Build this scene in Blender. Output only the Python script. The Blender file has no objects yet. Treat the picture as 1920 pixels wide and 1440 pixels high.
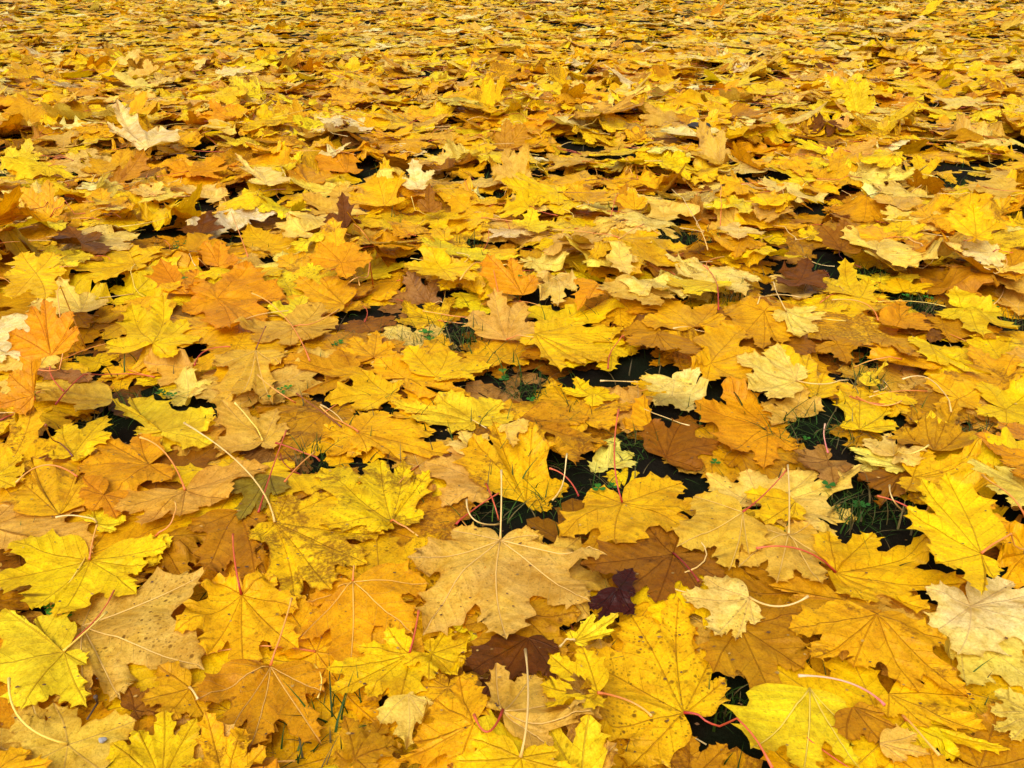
import bpy, math, random
import numpy as np
from mathutils import Vector
from mathutils.bvhtree import BVHTree

rng = np.random.default_rng(7)
random.seed(7)
scene = bpy.context.scene
COL = scene.collection

# ------------------------------------------------------------------ camera, world, sun, exposure
CAM_H, PITCH, FPX = 0.52, math.radians(28.1), 1554.0
cam_d = bpy.data.cameras.new("camera")
cam = bpy.data.objects.new("camera", cam_d)
COL.objects.link(cam)
cam.location = (0, 0, CAM_H)
cam.rotation_euler = (math.pi / 2 - PITCH, 0, 0)
cam_d.sensor_width = 36.0
cam_d.lens = FPX / 1920 * 36.0
cam_d.clip_start = 0.02
cam_d.clip_end = 3000
scene.camera = cam

SUN_EL, SUN_ROT = math.radians(54), math.radians(205)
world = bpy.data.worlds.new("World")
scene.world = world
world.use_nodes = True
wn = world.node_tree
wn.nodes.clear()
sky = wn.nodes.new("ShaderNodeTexSky")
sky.sky_type = 'NISHITA'
sky.sun_disc = False
sky.sun_elevation = SUN_EL
sky.sun_rotation = SUN_ROT
sky.dust_density = 4.0
sky.ozone_density = 0.5
hs = wn.nodes.new("ShaderNodeHueSaturation")          # an even overcast sky: nearly grey
hs.inputs['Saturation'].default_value = 0.0
bg = wn.nodes.new("ShaderNodeBackground")
bg.inputs['Strength'].default_value = 0.09
wo = wn.nodes.new("ShaderNodeOutputWorld")
wn.links.new(sky.outputs[0], hs.inputs['Color'])
wn.links.new(hs.outputs[0], bg.inputs['Color'])
wn.links.new(bg.outputs[0], wo.inputs['Surface'])

sun_d = bpy.data.lights.new("sun", 'SUN')
sun_d.energy = 1.5
sun_d.angle = math.radians(55)
sun_d.color = (1.0, 0.95, 0.84)
sun = bpy.data.objects.new("sun", sun_d)
COL.objects.link(sun)
# sky sun_rotation turns clockwise from +Y: the same direction for the lamp
sdir = Vector((math.sin(SUN_ROT) * math.cos(SUN_EL), math.cos(SUN_ROT) * math.cos(SUN_EL), math.sin(SUN_EL)))
sun.rotation_euler = sdir.to_track_quat('Z', 'Y').to_euler()

vs = scene.view_settings
vs.view_transform = 'Standard'
vs.look = 'None'
vs.gamma = 1.0
vs.use_curve_mapping = False
vs.exposure = .97

# ------------------------------------------------------------------ helpers
CP, SP = math.cos(PITCH), math.sin(PITCH)
CAM = np.array([0, 0, CAM_H])


def ray(px, py):
    x, v = (px - 960) / FPX, (py - 720) / FPX
    return np.array([x, CP - v * SP, -SP - v * CP])


def on_plane(px, py, P0, n):
    d = ray(px, py)
    t = np.dot(P0 - CAM, n) / np.dot(d, n)
    if t <= 0:
        t = 20
    return CAM + t * d


def srgb(r, g, b):
    c = np.array([r, g, b]) / 255.0
    return np.where(c <= 0.04045, c / 12.92, ((c + 0.055) / 1.055) ** 2.4)


def gnd(x, y):
    """gentle unevenness of the lawn"""
    x = np.asarray(x, float); y = np.asarray(y, float)
    return (0.007 * np.sin(x * 5.1 + 1.3 * np.sin(y * 2.3)) * np.cos(y * 4.3 + .7) + 0.006 * np.sin(x * 11 + y * 9 + 2)
            + 0.012 * np.sin(x * 1.7 + y * 1.1) * np.sin(y * 2.1 - x * .6))


# ------------------------------------------------------------------ materials
class NT:
    """tiny helper for building node trees"""
    def __init__(s, m):
        s.t = m.node_tree; s.t.nodes.clear()
    def n(s, kind, props=None, **inp):
        nd = s.t.nodes.new(kind)
        for k, v in (props or {}).items():
            setattr(nd, k, v)
        for k, v in inp.items():
            key = k.replace('_', ' ')
            if k.startswith('i') and k[1:].isdigit():
                key = int(k[1:])
            s.put(nd.inputs[key], v)
        return nd
    def put(s, sock, v):
        if isinstance(v, bpy.types.NodeSocket):
            s.t.links.new(v, sock)
        else:
            sock.default_value = v
    def m(s, op, a, b=0.0, c=0.0, clamp=False):
        return s.n("ShaderNodeMath", dict(operation=op, use_clamp=clamp), i0=a, i1=b, i2=c).outputs[0]
    def mix(s, f, a, b, mode='MIX'):
        nd = s.t.nodes.new("ShaderNodeMix"); nd.data_type = 'RGBA'; nd.blend_type = mode
        s.put(nd.inputs[0], f); s.put(nd.inputs[6], a); s.put(nd.inputs[7], b)
        return nd.outputs[2]
    def ss(s, x, lo, hi, a=0.0, b=1.0):
        nd = s.n("ShaderNodeMapRange", dict(interpolation_type='SMOOTHSTEP'))
        s.put(nd.inputs[0], x); s.put(nd.inputs[1], lo); s.put(nd.inputs[2], hi); s.put(nd.inputs[3], a); s.put(nd.inputs[4], b)
        return nd.outputs[0]


def leaf_material():
    m = bpy.data.materials.new("maple_leaf"); m.use_nodes = True
    N = NT(m)
    at = lambda nm: N.n("ShaderNodeAttribute", dict(attribute_name=nm))
    col = at("leaf_color"); vein = at("leaf_vein"); marks = at("leaf_marks"); pos = at("leaf_pos")
    V = N.n("ShaderNodeSeparateColor", Color=vein.outputs['Color'])
    K = N.n("ShaderNodeSeparateColor", Color=marks.outputs['Color'])
    vd, vs_, edge = V.outputs[0], V.outputs[1], V.outputs[2]
    spots, blotch, vtone = K.outputs[0], K.outputs[1], K.outputs[2]
    gloss = marks.outputs['Alpha']
    P = pos.outputs['Vector']
    noise = lambda sc, det=3.0, rough=.55, dist=0.0: N.n("ShaderNodeTexNoise", Vector=P, Scale=sc, Detail=det, Roughness=rough, Distortion=dist).outputs[0]
    base = col.outputs['Color']
    # broad tone changes of the blade: greener and browner zones, mottling
    n1 = noise(14, 3)
    n2 = noise(55, 4, .65)
    n3 = noise(420, 3, .7)
    b1 = N.mix(N.ss(n1, .42, .62, 0, .8), base, N.mix(1.0, base, (1.14, 1.14, .7, 1), 'MULTIPLY'))
    b2 = N.mix(N.ss(n1, .54, .32, 0, .85), b1, N.mix(1.0, base, (.84, .74, .45, 1), 'MULTIPLY'))
    b3 = N.mix(N.ss(n2, .42, .66, 0, .8), b2, N.mix(1.0, b2, (.80, .72, .4, 1), 'MULTIPLY'))
    b4 = N.mix(N.ss(n3, .42, .66, 0, .6), b3, N.mix(1.0, b3, (.70, .62, .38, 1), 'MULTIPLY'))
    mot = N.ss(noise(38, 4, .7), .50, .62)
    b4 = N.mix(N.m('MULTIPLY', mot, .42), b4, N.mix(1.0, b4, (.80, .66, .40, 1), 'MULTIPLY'))
    b4 = N.mix(N.m('MULTIPLY', N.m('MULTIPLY', edge, edge), N.ss(n1, .40, .60, 0, .5)), b4, N.mix(1.0, b4, (.74, .52, .25, 1), 'MULTIPLY'))
    # yellowish flush beside the main veins
    b5 = N.mix(N.ss(vd, .22, .0, 0, .22), b4, N.mix(1.0, b4, (1.12, 1.05, .9, 1), 'MULTIPLY'))
    # fine net of tertiary veins
    vo = N.n("ShaderNodeTexVoronoi", dict(feature='DISTANCE_TO_EDGE', voronoi_dimensions='2D'), Vector=P, Scale=330.0)
    net = N.ss(vo.outputs['Distance'], .0, .10, 1, 0)
    b6 = N.mix(N.m('MULTIPLY', net, .13), b5, N.mix(1.0, b5, (.6, .45, .35, 1), 'MULTIPLY'))
    # secondary veins: slanted lines off the main vein
    wob = N.m('MULTIPLY', N.m('SUBTRACT', noise(30, 1), .5), .25)
    t = N.m('ADD', N.m('MULTIPLY', N.m('SUBTRACT', vs_, N.m('MULTIPLY', vd, .95)), 3.7), wob)
    fr = N.m('ABSOLUTE', N.m('SUBTRACT', N.m('FRACT', t), .5))
    sec = N.m('MULTIPLY', N.ss(fr, .028, .0), N.ss(vd, .9, .35))
    main = N.ss(vd, .016, .005)
    vn = N.m('MAXIMUM', main, N.m('MULTIPLY', sec, .55))
    dark = N.mix(1.0, base, (.42, .24, .18, 1), 'MULTIPLY')
    pale = N.mix(.55, base, (.78, .58, .28, 1))
    vcol = N.mix(vtone, dark, pale)
    b7 = N.mix(N.m('MULTIPLY', vn, .5), b6, vcol)
    # specks: small brown spots with random presence
    def specks(scale, thr, lo, hi):
        v = N.n("ShaderNodeTexVoronoi", dict(feature='F1', voronoi_dimensions='2D'), Vector=N.mix(.003, P, N.n("ShaderNodeTexNoise", Vector=P, Scale=90.0).outputs['Color']), Scale=scale)
        r = N.n("ShaderNodeSeparateColor", Color=v.outputs['Color'])
        size = N.m('MULTIPLY', N.m('ADD', N.m('MULTIPLY', r.outputs[1], .7), .3), hi)
        on = N.m('GREATER_THAN', N.m('MULTIPLY', r.outputs[0], N.m('ADD', N.m('MULTIPLY', spots, .8), .55)), thr)
        return N.m('MULTIPLY', on, N.ss(v.outputs['Distance'], size, N.m('MULTIPLY', size, .45)))
    s1 = specks(230, .58, .02, .40)
    s2 = specks(95, .78, .02, .26)
    sp = N.m('MAXIMUM', N.m('MULTIPLY', s1, .6), N.m('MULTIPLY', s2, .9))
    sp = N.m('MULTIPLY', sp, N.ss(noise(34, 2), .36, .56, .25, 1))
    b8 = N.mix(N.m('MULTIPLY', sp, N.m('ADD', N.m('MULTIPLY', spots, .8), .2)), b7, (.15, .058, .001, 1))
    # brown decay blotches, spreading from noise and the margin
    bn = N.m('ADD', noise(26, 5, .7, .6), N.m('MULTIPLY', N.ss(edge, .6, 1.0), .07))
    thr = N.m('SUBTRACT', .70, N.m('MULTIPLY', blotch, .30))
    bl = N.ss(bn, thr, N.m('ADD', thr, .07), 0, 1)
    fine = N.ss(noise(260, 4, .75), .38, .58)
    bl = N.m('MULTIPLY', bl, N.m('ADD', N.m('MULTIPLY', fine, .65), .2))
    b9 = N.mix(bl, b8, N.mix(.5, (.12, .042, .005, 1), N.mix(1.0, base, (.42, .27, .12, 1), 'MULTIPLY')))
    # thin darker, dry rim
    b10 = N.mix(N.ss(edge, .965, 1.0, 0, .22), b9, (.28, .12, .02, 1))
    # bump
    h = N.m('ADD', N.m('MULTIPLY', n2, .9), N.m('MULTIPLY', n3, .25))
    h = N.m('ADD', h, N.m('MULTIPLY', N.m('MULTIPLY', vn, N.m('SUBTRACT', N.m('MULTIPLY', vtone, 2.0), 1.0)), .9))
    h = N.m('SUBTRACT', h, N.m('MULTIPLY', net, .12))
    # puckered blade between the secondary veins
    h = N.m('ADD', h, N.m('MULTIPLY', N.ss(fr, .0, .5), .45))
    h = N.m('ADD', h, N.m('MULTIPLY', noise(22, 2, .5, .8), 2.2))
    bump = N.n("ShaderNodeBump", Strength=.7, Distance=.0016, Height=h)
    rough = N.m('ADD', N.m('SUBTRACT', .60, N.m('MULTIPLY', gloss, .30)), N.m('MULTIPLY', N.m('SUBTRACT', n2, .5), .3))
    pr = N.n("ShaderNodeBsdfPrincipled", Base_Color=b10, Roughness=rough, IOR=1.4, Normal=bump.outputs[0])
    N.put(pr.inputs['Specular IOR Level'], N.m('ADD', .08, N.m('MULTIPLY', gloss, .26)))
    tr = N.n("ShaderNodeBsdfTranslucent", Color=N.mix(1.0, b10, (1.0, .92, .35, 1), 'MULTIPLY'), Normal=bump.outputs[0])
    mx = N.n("ShaderNodeMixShader", i0=.30, i1=pr.outputs[0], i2=tr.outputs[0])
    out = N.n("ShaderNodeOutputMaterial", Surface=mx.outputs[0])
    return m


def stalk_material():
    m = bpy.data.materials.new("leaf_stalk"); m.use_nodes = True
    N = NT(m)
    c = N.n("ShaderNodeAttribute", dict(attribute_name="leaf_color"))
    n = N.n("ShaderNodeTexNoise", Scale=160.0, Detail=3.0)
    b = N.mix(N.ss(n.outputs[0], .35, .7, 0, .5), c.outputs['Color'], N.mix(1.0, c.outputs['Color'], (.7, .5, .45, 1), 'MULTIPLY'))
    bump = N.n("ShaderNodeBump", Strength=.4, Distance=.0004, Height=n.outputs[0])
    p = N.n("ShaderNodeBsdfPrincipled", Base_Color=b, Roughness=.38, Normal=bump.outputs[0])
    N.n("ShaderNodeOutputMaterial", Surface=p.outputs[0])
    return m


def grass_material(name, c1, c2):
    m = bpy.data.materials.new(name); m.use_nodes = True
    N = NT(m)
    c = N.n("ShaderNodeAttribute", dict(attribute_name="leaf_color"))
    n = N.n("ShaderNodeTexNoise", Scale=60.0, Detail=2.0)
    b = N.mix(n.outputs[0], c.outputs['Color'], N.mix(1.0, c.outputs['Color'], (.7, .75, .7, 1), 'MULTIPLY'))
    p = N.n("ShaderNodeBsdfPrincipled", Base_Color=b, Roughness=.5)
    p.inputs['Specular IOR Level'].default_value = .12
    tr = N.n("ShaderNodeBsdfTranslucent", Color=b)
    mx = N.n("ShaderNodeMixShader", i0=.25, i1=p.outputs[0], i2=tr.outputs[0])
    N.n("ShaderNodeOutputMaterial", Surface=mx.outputs[0])
    return m


def soil_material():
    """dark damp soil under the leaves; beyond the modelled leaves the same litter goes on as colour only"""
    m = bpy.data.materials.new("soil"); m.use_nodes = True
    N = NT(m)
    g = N.n("ShaderNodeNewGeometry")
    P = g.outputs['Position']
    n = N.n("ShaderNodeTexNoise", Vector=P, Scale=90.0, Detail=6.0, Roughness=.7)
    n2 = N.n("ShaderNodeTexNoise", Vector=P, Scale=9.0, Detail=4.0)
    soil = N.mix(n.outputs[0], (.002, .0015, .001, 1), (.014, .010, .006, 1))
    soil = N.mix(N.ss(n2.outputs[0], .45, .6, 0, .7), soil, (.004, .008, .002, 1))
    v = N.n("ShaderNodeTexVoronoi", Vector=P, Scale=9.0)
    r = N.n("ShaderNodeSeparateColor", Color=v.outputs['Color'])
    lit = N.mix(r.outputs[0], (.62, .40, .03, 1), (.72, .56, .20, 1))
    lit = N.mix(N.ss(r.outputs[1], .7, .72, 0, 1), lit, (.30, .13, .02, 1))
    sy = N.n("ShaderNodeSeparateXYZ", Vector=P)
    d = N.n("ShaderNodeVectorMath", dict(operation='LENGTH'), Vector=P).outputs['Value']
    far = N.ss(d, 13.0, 15.5)
    c = N.mix(far, soil, lit)
    bump = N.n("ShaderNodeBump", Strength=.8, Distance=.006, Height=n.outputs[0])
    p = N.n("ShaderNodeBsdfPrincipled", Base_Color=c, Roughness=.95, Normal=bump.outputs[0])
    p.inputs['Specular IOR Level'].default_value = .05
    N.n("ShaderNodeOutputMaterial", Surface=p.outputs[0])
    return m


def plain_material(name, c1, c2, rough, scale=200.0):
    m = bpy.data.materials.new(name); m.use_nodes = True
    N = NT(m)
    n = N.n("ShaderNodeTexNoise", Scale=scale, Detail=5.0, Roughness=.65)
    b = N.mix(N.ss(n.outputs[0], .35, .65), c1, c2)
    bump = N.n("ShaderNodeBump", Strength=.6, Distance=.0008, Height=n.outputs[0])
    p = N.n("ShaderNodeBsdfPrincipled", Base_Color=b, Roughness=rough, Normal=bump.outputs[0])
    N.n("ShaderNodeOutputMaterial", Surface=p.outputs[0])
    return m


MAT_LEAF = leaf_material()
MAT_STALK = stalk_material()
MAT_GRASS = grass_material("grass_blade", (.018, .045, .004, 1), (.085, .145, .012, 1))
MAT_CLOVER = grass_material("clover_leaf", (.020, .11, .014, 1), (.05, .22, .03, 1))
MAT_SOIL = soil_material()
MAT_STONE = plain_material("dark_stone", (.012, .009, .008, 1), (.035, .028, .026, 1), .95)
MAT_TWIG = plain_material("bark", (.06, .032, .018, 1), (.14, .08, .04, 1), .8)
MAT_FLUFF = plain_material("fluff", (.12, .11, .12, 1), (.55, .52, .50, 1), .95, 600.0)

# ------------------------------------------------------------------ ground sheet
def build_ground():
    near = np.linspace(-9, 9, 181)
    xs = np.concatenate([[-1500, -300, -60, -20], near, [20, 60, 300, 1500]])
    yn = np.linspace(-3, 15, 181)
    ys = np.concatenate([[-1500, -300, -60, -12], yn, [22, 60, 300, 1500]])
    X, Y = np.meshgrid(xs, ys, indexing='ij')
    fade = np.clip((16 - np.hypot(X, Y)) / 3, 0, 1)
    Z = gnd(X, Y) * fade
    nx, ny = X.shape
    co = np.stack([X, Y, Z], -1).reshape(-1, 3)
    i = np.arange(nx - 1)[:, None] * ny + np.arange(ny - 1)[None, :]
    f = np.stack([i, i + ny, i + ny + 1, i + 1], -1).reshape(-1, 4)
    me = bpy.data.meshes.new("ground")
    me.from_pydata(co.tolist(), [], f.tolist())
    me.shade_smooth()
    me.materials.append(MAT_SOIL)
    o = bpy.data.objects.new("ground", me)
    COL.objects.link(o)
    o['kind'] = 'structure'
    o['label'] = 'dark damp soil of the lawn under the fallen leaves'


build_ground()

# ------------------------------------------------------------------ height field the leaves settle on
CELL = 0.006
X0, X1, Y0, Y1 = -9.6, 9.6, 0.0, 14.2
NX, NY = int((X1 - X0) / CELL), int((Y1 - Y0) / CELL)
HX = X0 + (np.arange(NX) + .5) * CELL
HY = Y0 + (np.arange(NY) + .5) * CELL
H = gnd(HX[:, None], HY[None, :]).astype(np.float32)


def hid(x, y):
    ix = np.clip(((x - X0) / CELL).astype(int), 0, NX - 1)
    iy = np.clip(((y - Y0) / CELL).astype(int), 0, NY - 1)
    return ix, iy


def hget(x, y):
    ix, iy = hid(np.asarray(x), np.asarray(y))
    return H[ix, iy].astype(float)


# ------------------------------------------------------------------ the leaf blade
PU = np.array([0, .09, .22, .38, .50, .515, .585, .68, .785, .79, .87, .94, 1.0])
PA = np.array([1, .88, .82, .90, .98, .80, .64, .56, .50, .40, .22, .09, 0])
PB = np.array([0, 0, 0, .012, .060, .012, 0, .006, .050, .008, 0, 0, 0])
LODS = {0: (4, list(range(13)), 4), 1: (2, [0, 2, 3, 4, 5, 6, 7, 8, 9, 10, 12], 2),
        2: (1, [0, 3, 4, 6, 8, 12], 1), 3: (1, [0, 4, 6, 12], 1)}
_topo = {}


def topology(K, lod):
    key = (K, lod)
    if key in _topo:
        return _topo[key]
    ns, sel, M = LODS[lod]
    N = ns + len(sel) - 1
    idx = 1
    vein = []
    for i in range(K):
        vein.append([0] + list(range(idx, idx + N))); idx += N
    bound = {}
    for i in range(K):
        for s in (-1, 1):
            b = [0] * (N + 1)
            b[N] = vein[i][N]
            if s == -1 and i > 0:
                for k in range(1, ns + 1):
                    b[k] = bound[(i - 1, 1)][k]
                st = ns + 1
            else:
                st = 1
            for k in range(st, N):
                b[k] = idx; idx += 1
            bound[(i, s)] = b
    inner = {}
    for i in range(K):
        for s in (-1, 1):
            for m in range(1, M):
                r = [0] + list(range(idx, idx + N - 1)) + [vein[i][N]]
                idx += N - 1
                inner[(i, s, m)] = r
    faces = []
    rows = {}
    for i in range(K):
        for s in (-1, 1):
            rr = [vein[i]] + [inner[(i, s, m)] for m in range(1, M)] + [bound[(i, s)]]
            rows[(i, s)] = rr
            for m in range(M):
                a, b = rr[m], rr[m + 1]
                for n in range(N):
                    q = [a[n], a[n + 1], b[n + 1], b[n]]
                    if q[0] == q[3]: q = q[:3]
                    elif q[1] == q[2]: q = [q[0], q[1], q[3]]
                    faces.append(q if s == -1 else q[::-1])
    nv = idx
    adj = [set() for _ in range(nv)]
    for f in faces:
        for a, b in zip(f, f[1:] + f[:1]):
            adj[a].add(b); adj[b].add(a)
    deg = min(8, max(len(a) for a in adj))
    nb = np.zeros((nv, deg), int)
    for v, a in enumerate(adj):
        a = list(a)
        nb[v] = [a[j % len(a)] for j in range(deg)]
    tri = np.array([t for f in faces for t in ([f[:3]] if len(f) == 3 else [[f[0], f[1], f[2]], [f[0], f[2], f[3]]])])
    T = dict(nv=nv, faces=faces, rows=rows, nb=nb, tri=tri, N=N, M=M, ns=ns, sel=sel, vein=vein,
             loops=np.concatenate([np.array(f) for f in faces]), ft=np.array([len(f) for f in faces]))
    _topo[key] = T
    return T


def blade(tips, lod, r, sinus=.52, rag=1.0):
    """flat blade in its own plane: the junction at 0, one lobe per tip. Returns xy, vein dist, along, edge, frac, radius, lobe"""
    tips = np.asarray(tips, float)
    ang = np.arctan2(tips[:, 1], tips[:, 0])
    order = np.argsort(ang)
    ang = ang[order]; tips = tips[order]
    gaps = np.diff(np.concatenate([ang, [ang[0] + 2 * math.pi]]))
    k = int(np.argmax(gaps))
    order = [(k + 1 + j) % len(tips) for j in range(len(tips))]
    tips = tips[order]
    pet_gap = gaps[k]
    K = len(tips)
    L = np.hypot(tips[:, 0], tips[:, 1]) + 1e-6
    a = np.arctan2(tips[:, 1], tips[:, 0])
    for i in range(1, K):
        while a[i] < a[i - 1]: a[i] += 2 * math.pi
    T = topology(K, lod)
    ns, sel, M, N = T['ns'], T['sel'], T['M'], T['N']
    nv = T['nv']
    xy = np.zeros((nv, 2)); vd = np.zeros(nv); al = np.zeros(nv); ed = np.zeros(nv); fr = np.zeros(nv); lob = np.zeros(nv, int)
    Lm = L.max()
    sin_pts = []
    for i in range(K - 1):
        h = (a[i + 1] - a[i]) / 2
        mn, mx = min(L[i], L[i + 1]), max(L[i], L[i + 1])
        rs = sinus * (mn * .75 + mx * .25) * r.uniform(.92, 1.08)
        if h < .2: rs *= 1.15
        rs = min(rs, .80 * mn / max(.35, math.cos(h)))
        sin_pts.append((a[i] + h, rs))
    ho = max(.25, min(.62, pet_gap / 2 - .06))
    # outer margins towards the stalk
    o0 = (a[0] - ho, .55 * L[0] * r.uniform(.85, 1.1))
    o1 = (a[-1] + ho, .55 * L[-1] * r.uniform(.85, 1.1))
    tt = np.linspace(0, 1, 0 + ns + 1)[1:]
    for i in range(K):
        ax = np.array([math.cos(a[i]), math.sin(a[i])])
        pe = np.array([-ax[1], ax[0]])
        bend = r.normal(0, .025) * L[i]
        # main vein, slightly bowed
        for s in (-1, 1):
            if s == 1:
                sa, sr = sin_pts[i] if i < K - 1 else o1
            else:
                sa, sr = sin_pts[i - 1] if i > 0 else o0
            S = sr * np.array([math.cos(sa), math.sin(sa)])
            us, w0 = np.dot(S, ax) / L[i], abs(np.dot(S, pe)) / L[i]
            us = min(us, .8)
            jit = r.uniform(.86, 1.16, 13)
            ju = r.normal(0, .012, 13); ju[0] = 0; ju[-1] = 0
            u = us + (1 - us) * PU + ju * rag
            v = (PA * w0 * (1 + (jit - 1) * .5) + PB * jit * .92 * rag)
            v[0] = w0
            hh_ = (a[i + 1] - a[i]) / 2 if (s == 1 and i < K - 1) else (a[i] - a[i - 1]) / 2 if (s == -1 and i > 0) else 1.2
            v = np.minimum(v, u * math.tan(min(hh_, 1.2)) * (1.0 - .5 * PU)); v[0] = w0
            u, v = u[sel], v[sel]
            out = (u[:, None] * ax + s * v[:, None] * pe) * L[i]
            out[-1] = tips[i]
            sec = tt[:, None] * S
            if (s == 1 and i == K - 1) or (s == -1 and i == 0):
                out_ax = (-pe if s == -1 else pe)
                sec = sec + (np.sin(tt * math.pi) * .10 * L[i])[:, None] * out_ax
            B = np.concatenate([[[0, 0]], sec, out[1:]])
            # vein parameter follows the boundary's progress
            tb = np.linspace(0, 1, N + 1)
            uu = np.clip((B @ ax) / L[i], 0, 1)
            uu = np.maximum.accumulate(np.clip(.35 * tb + .65 * uu, 0, 1)); uu[0] = 0; uu[-1] = 1
            if s == -1:
                uv = uu
                Vn = uv[:, None] * tips[i] + (np.sin(uv * math.pi) * bend)[:, None] * pe
            rr = T['rows'][(i, s)]
            for m in range(M + 1):
                f = m / M
                pts = Vn * (1 - f) + B * f
                ix = np.array(rr[m])
                xy[ix] = pts
                fr[ix] = f
                lob[ix] = i
                d = np.abs(pts @ pe - np.sin(uv * math.pi) * bend)
                vd[ix] = d if m else 0
                al[ix] = pts @ ax
                e = np.zeros(N + 1)
                if m == M:
                    e[:] = 1
                    if not ((s == 1 and i == K - 1) or (s == -1 and i == 0)):
                        e[:ns] = np.linspace(0, 1, ns + 1)[:ns]
                else:
                    e[:] = np.linspace(0, f, N + 1)
                ed[ix] = np.maximum(ed[ix] * 0, e)
        fr[T['vein'][i]] = 0
    ed[0] = 0; fr[0] = 0
    for i in range(K):
        ed[T['vein'][i][N]] = 1
    return dict(T=T, xy=xy, vd=vd, al=al, ed=ed, fr=fr, rad=np.hypot(xy[:, 0], xy[:, 1]) / Lm, lob=lob, L=Lm, K=K)


def relief(B, r, amp=1.0, curl=1.0, crumple=0.0):
    """out-of-plane shape of a blade, in metres"""
    xy, L = B['xy'], B['L']
    z = .020 * L * amp * np.sin(B['fr'] * math.pi / 2) * np.clip(B['rad'] * 3, 0, 1)
    th = r.uniform(0, math.pi)
    d = (xy[:, 0] * math.cos(th) + xy[:, 1] * math.sin(th)) / L
    z += r.normal(0, .055) * curl * d * d * L
    c = r.normal(.03, .09, B['K']) * curl
    z += c[B['lob']] * B['rad'] ** 3 * L * np.clip(1 - .5 * B['fr'] * 0, 0, 1)
    for k in range(3):
        w = r.uniform(20, 48) / (L / .1) * .8; t = r.uniform(0, 2 * math.pi); ph = r.uniform(0, 6.28)
        z += r.uniform(.006, .016) * amp * L * np.sin((xy[:, 0] * math.cos(t) + xy[:, 1] * math.sin(t)) * w + ph)
    z += B['ed'] ** 2 * r.normal(0, .012) * L * np.sin(xy[:, 0] * r.uniform(60, 150) + ph) * amp
    if crumple:
        for k in range(5):
            w = r.uniform(50, 130); t = r.uniform(0, 2 * math.pi); ph = r.uniform(0, 6.28)
            z += crumple * .04 * L * np.abs(np.sin((xy[:, 0] * math.cos(t) + xy[:, 1] * math.sin(t)) * w * .5 + ph))
    return z


def sag(lift, nb, it):
    for _ in range(it):
        lift = np.maximum(lift, lift[nb].mean(1) * .985)
    return lift


def splat(P, T, dense=True):
    if dense:
        A = P[T['tri'][:, 0]]; Bq = P[T['tri'][:, 1]]; Cq = P[T['tri'][:, 2]]
        pts = np.concatenate([P, (A + Bq + Cq) / 3, (A + Bq) / 2, (Bq + Cq) / 2, (A + Cq) / 2,
                              A * .6 + Bq * .2 + Cq * .2, A * .2 + Bq * .6 + Cq * .2, A * .2 + Bq * .2 + Cq * .6])
    else:
        pts = np.concatenate([P, (P[T['tri'][:, 0]] + P[T['tri'][:, 1]] + P[T['tri'][:, 2]]) / 3])
    ix, iy = hid(pts[:, 0], pts[:, 1])
    z = (pts[:, 2] + .0006).astype(np.float32)
    if dense:
        np.maximum.at(H, (ix, iy), z)
    else:
        H[ix, iy] = np.maximum(H[ix, iy], z)


# colours: what the blade itself has (code -> base colour)
PAL = {
    'y': srgb(255, 203, 0), 'l': srgb(252, 214, 36), 'g': srgb(238, 181, 6), 'o': srgb(228, 160, 10),
    'a': srgb(192, 136, 6), 'b': srgb(152, 98, 16), 'd': srgb(116, 66, 14), 'p': srgb(62, 18, 10),
    't': srgb(224, 180, 78), 'c': srgb(246, 212, 112), 'w': srgb(248, 224, 164), 'v': srgb(150, 128, 46),
    'x': srgb(224, 174, 66), 'm': srgb(166, 118, 62), 'e': srgb(255, 188, 0), 'n': srgb(210, 152, 0),
    'q': srgb(236, 214, 110),
}
CNAME = {'y': 'bright yellow', 'l': 'lemon yellow', 'g': 'golden', 'o': 'orange', 'a': 'amber brown', 'b': 'brown',
         'd': 'dark brown', 'p': 'purple brown', 't': 'buff', 'c': 'cream', 'w': 'whitish', 'v': 'olive grey',
         'x': 'tan orange', 'm': 'dull brown', 'e': 'warm yellow', 'n': 'brownish gold', 'q': 'pale greenish'}
SC = {'r': (srgb(172, 44, 30), srgb(214, 104, 60)), 'o': (srgb(214, 112, 48), srgb(236, 180, 84)),
      'p': (srgb(218, 176, 92), srgb(230, 202, 136)), 'y': (srgb(232, 190, 60), srgb(240, 214, 110)),
      'd': (srgb(120, 18, 24), srgb(150, 40, 30)), 'k': (srgb(224, 110, 110), srgb(238, 190, 150)), 'b': (srgb(110, 50, 26), srgb(150, 80, 40))}

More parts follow.
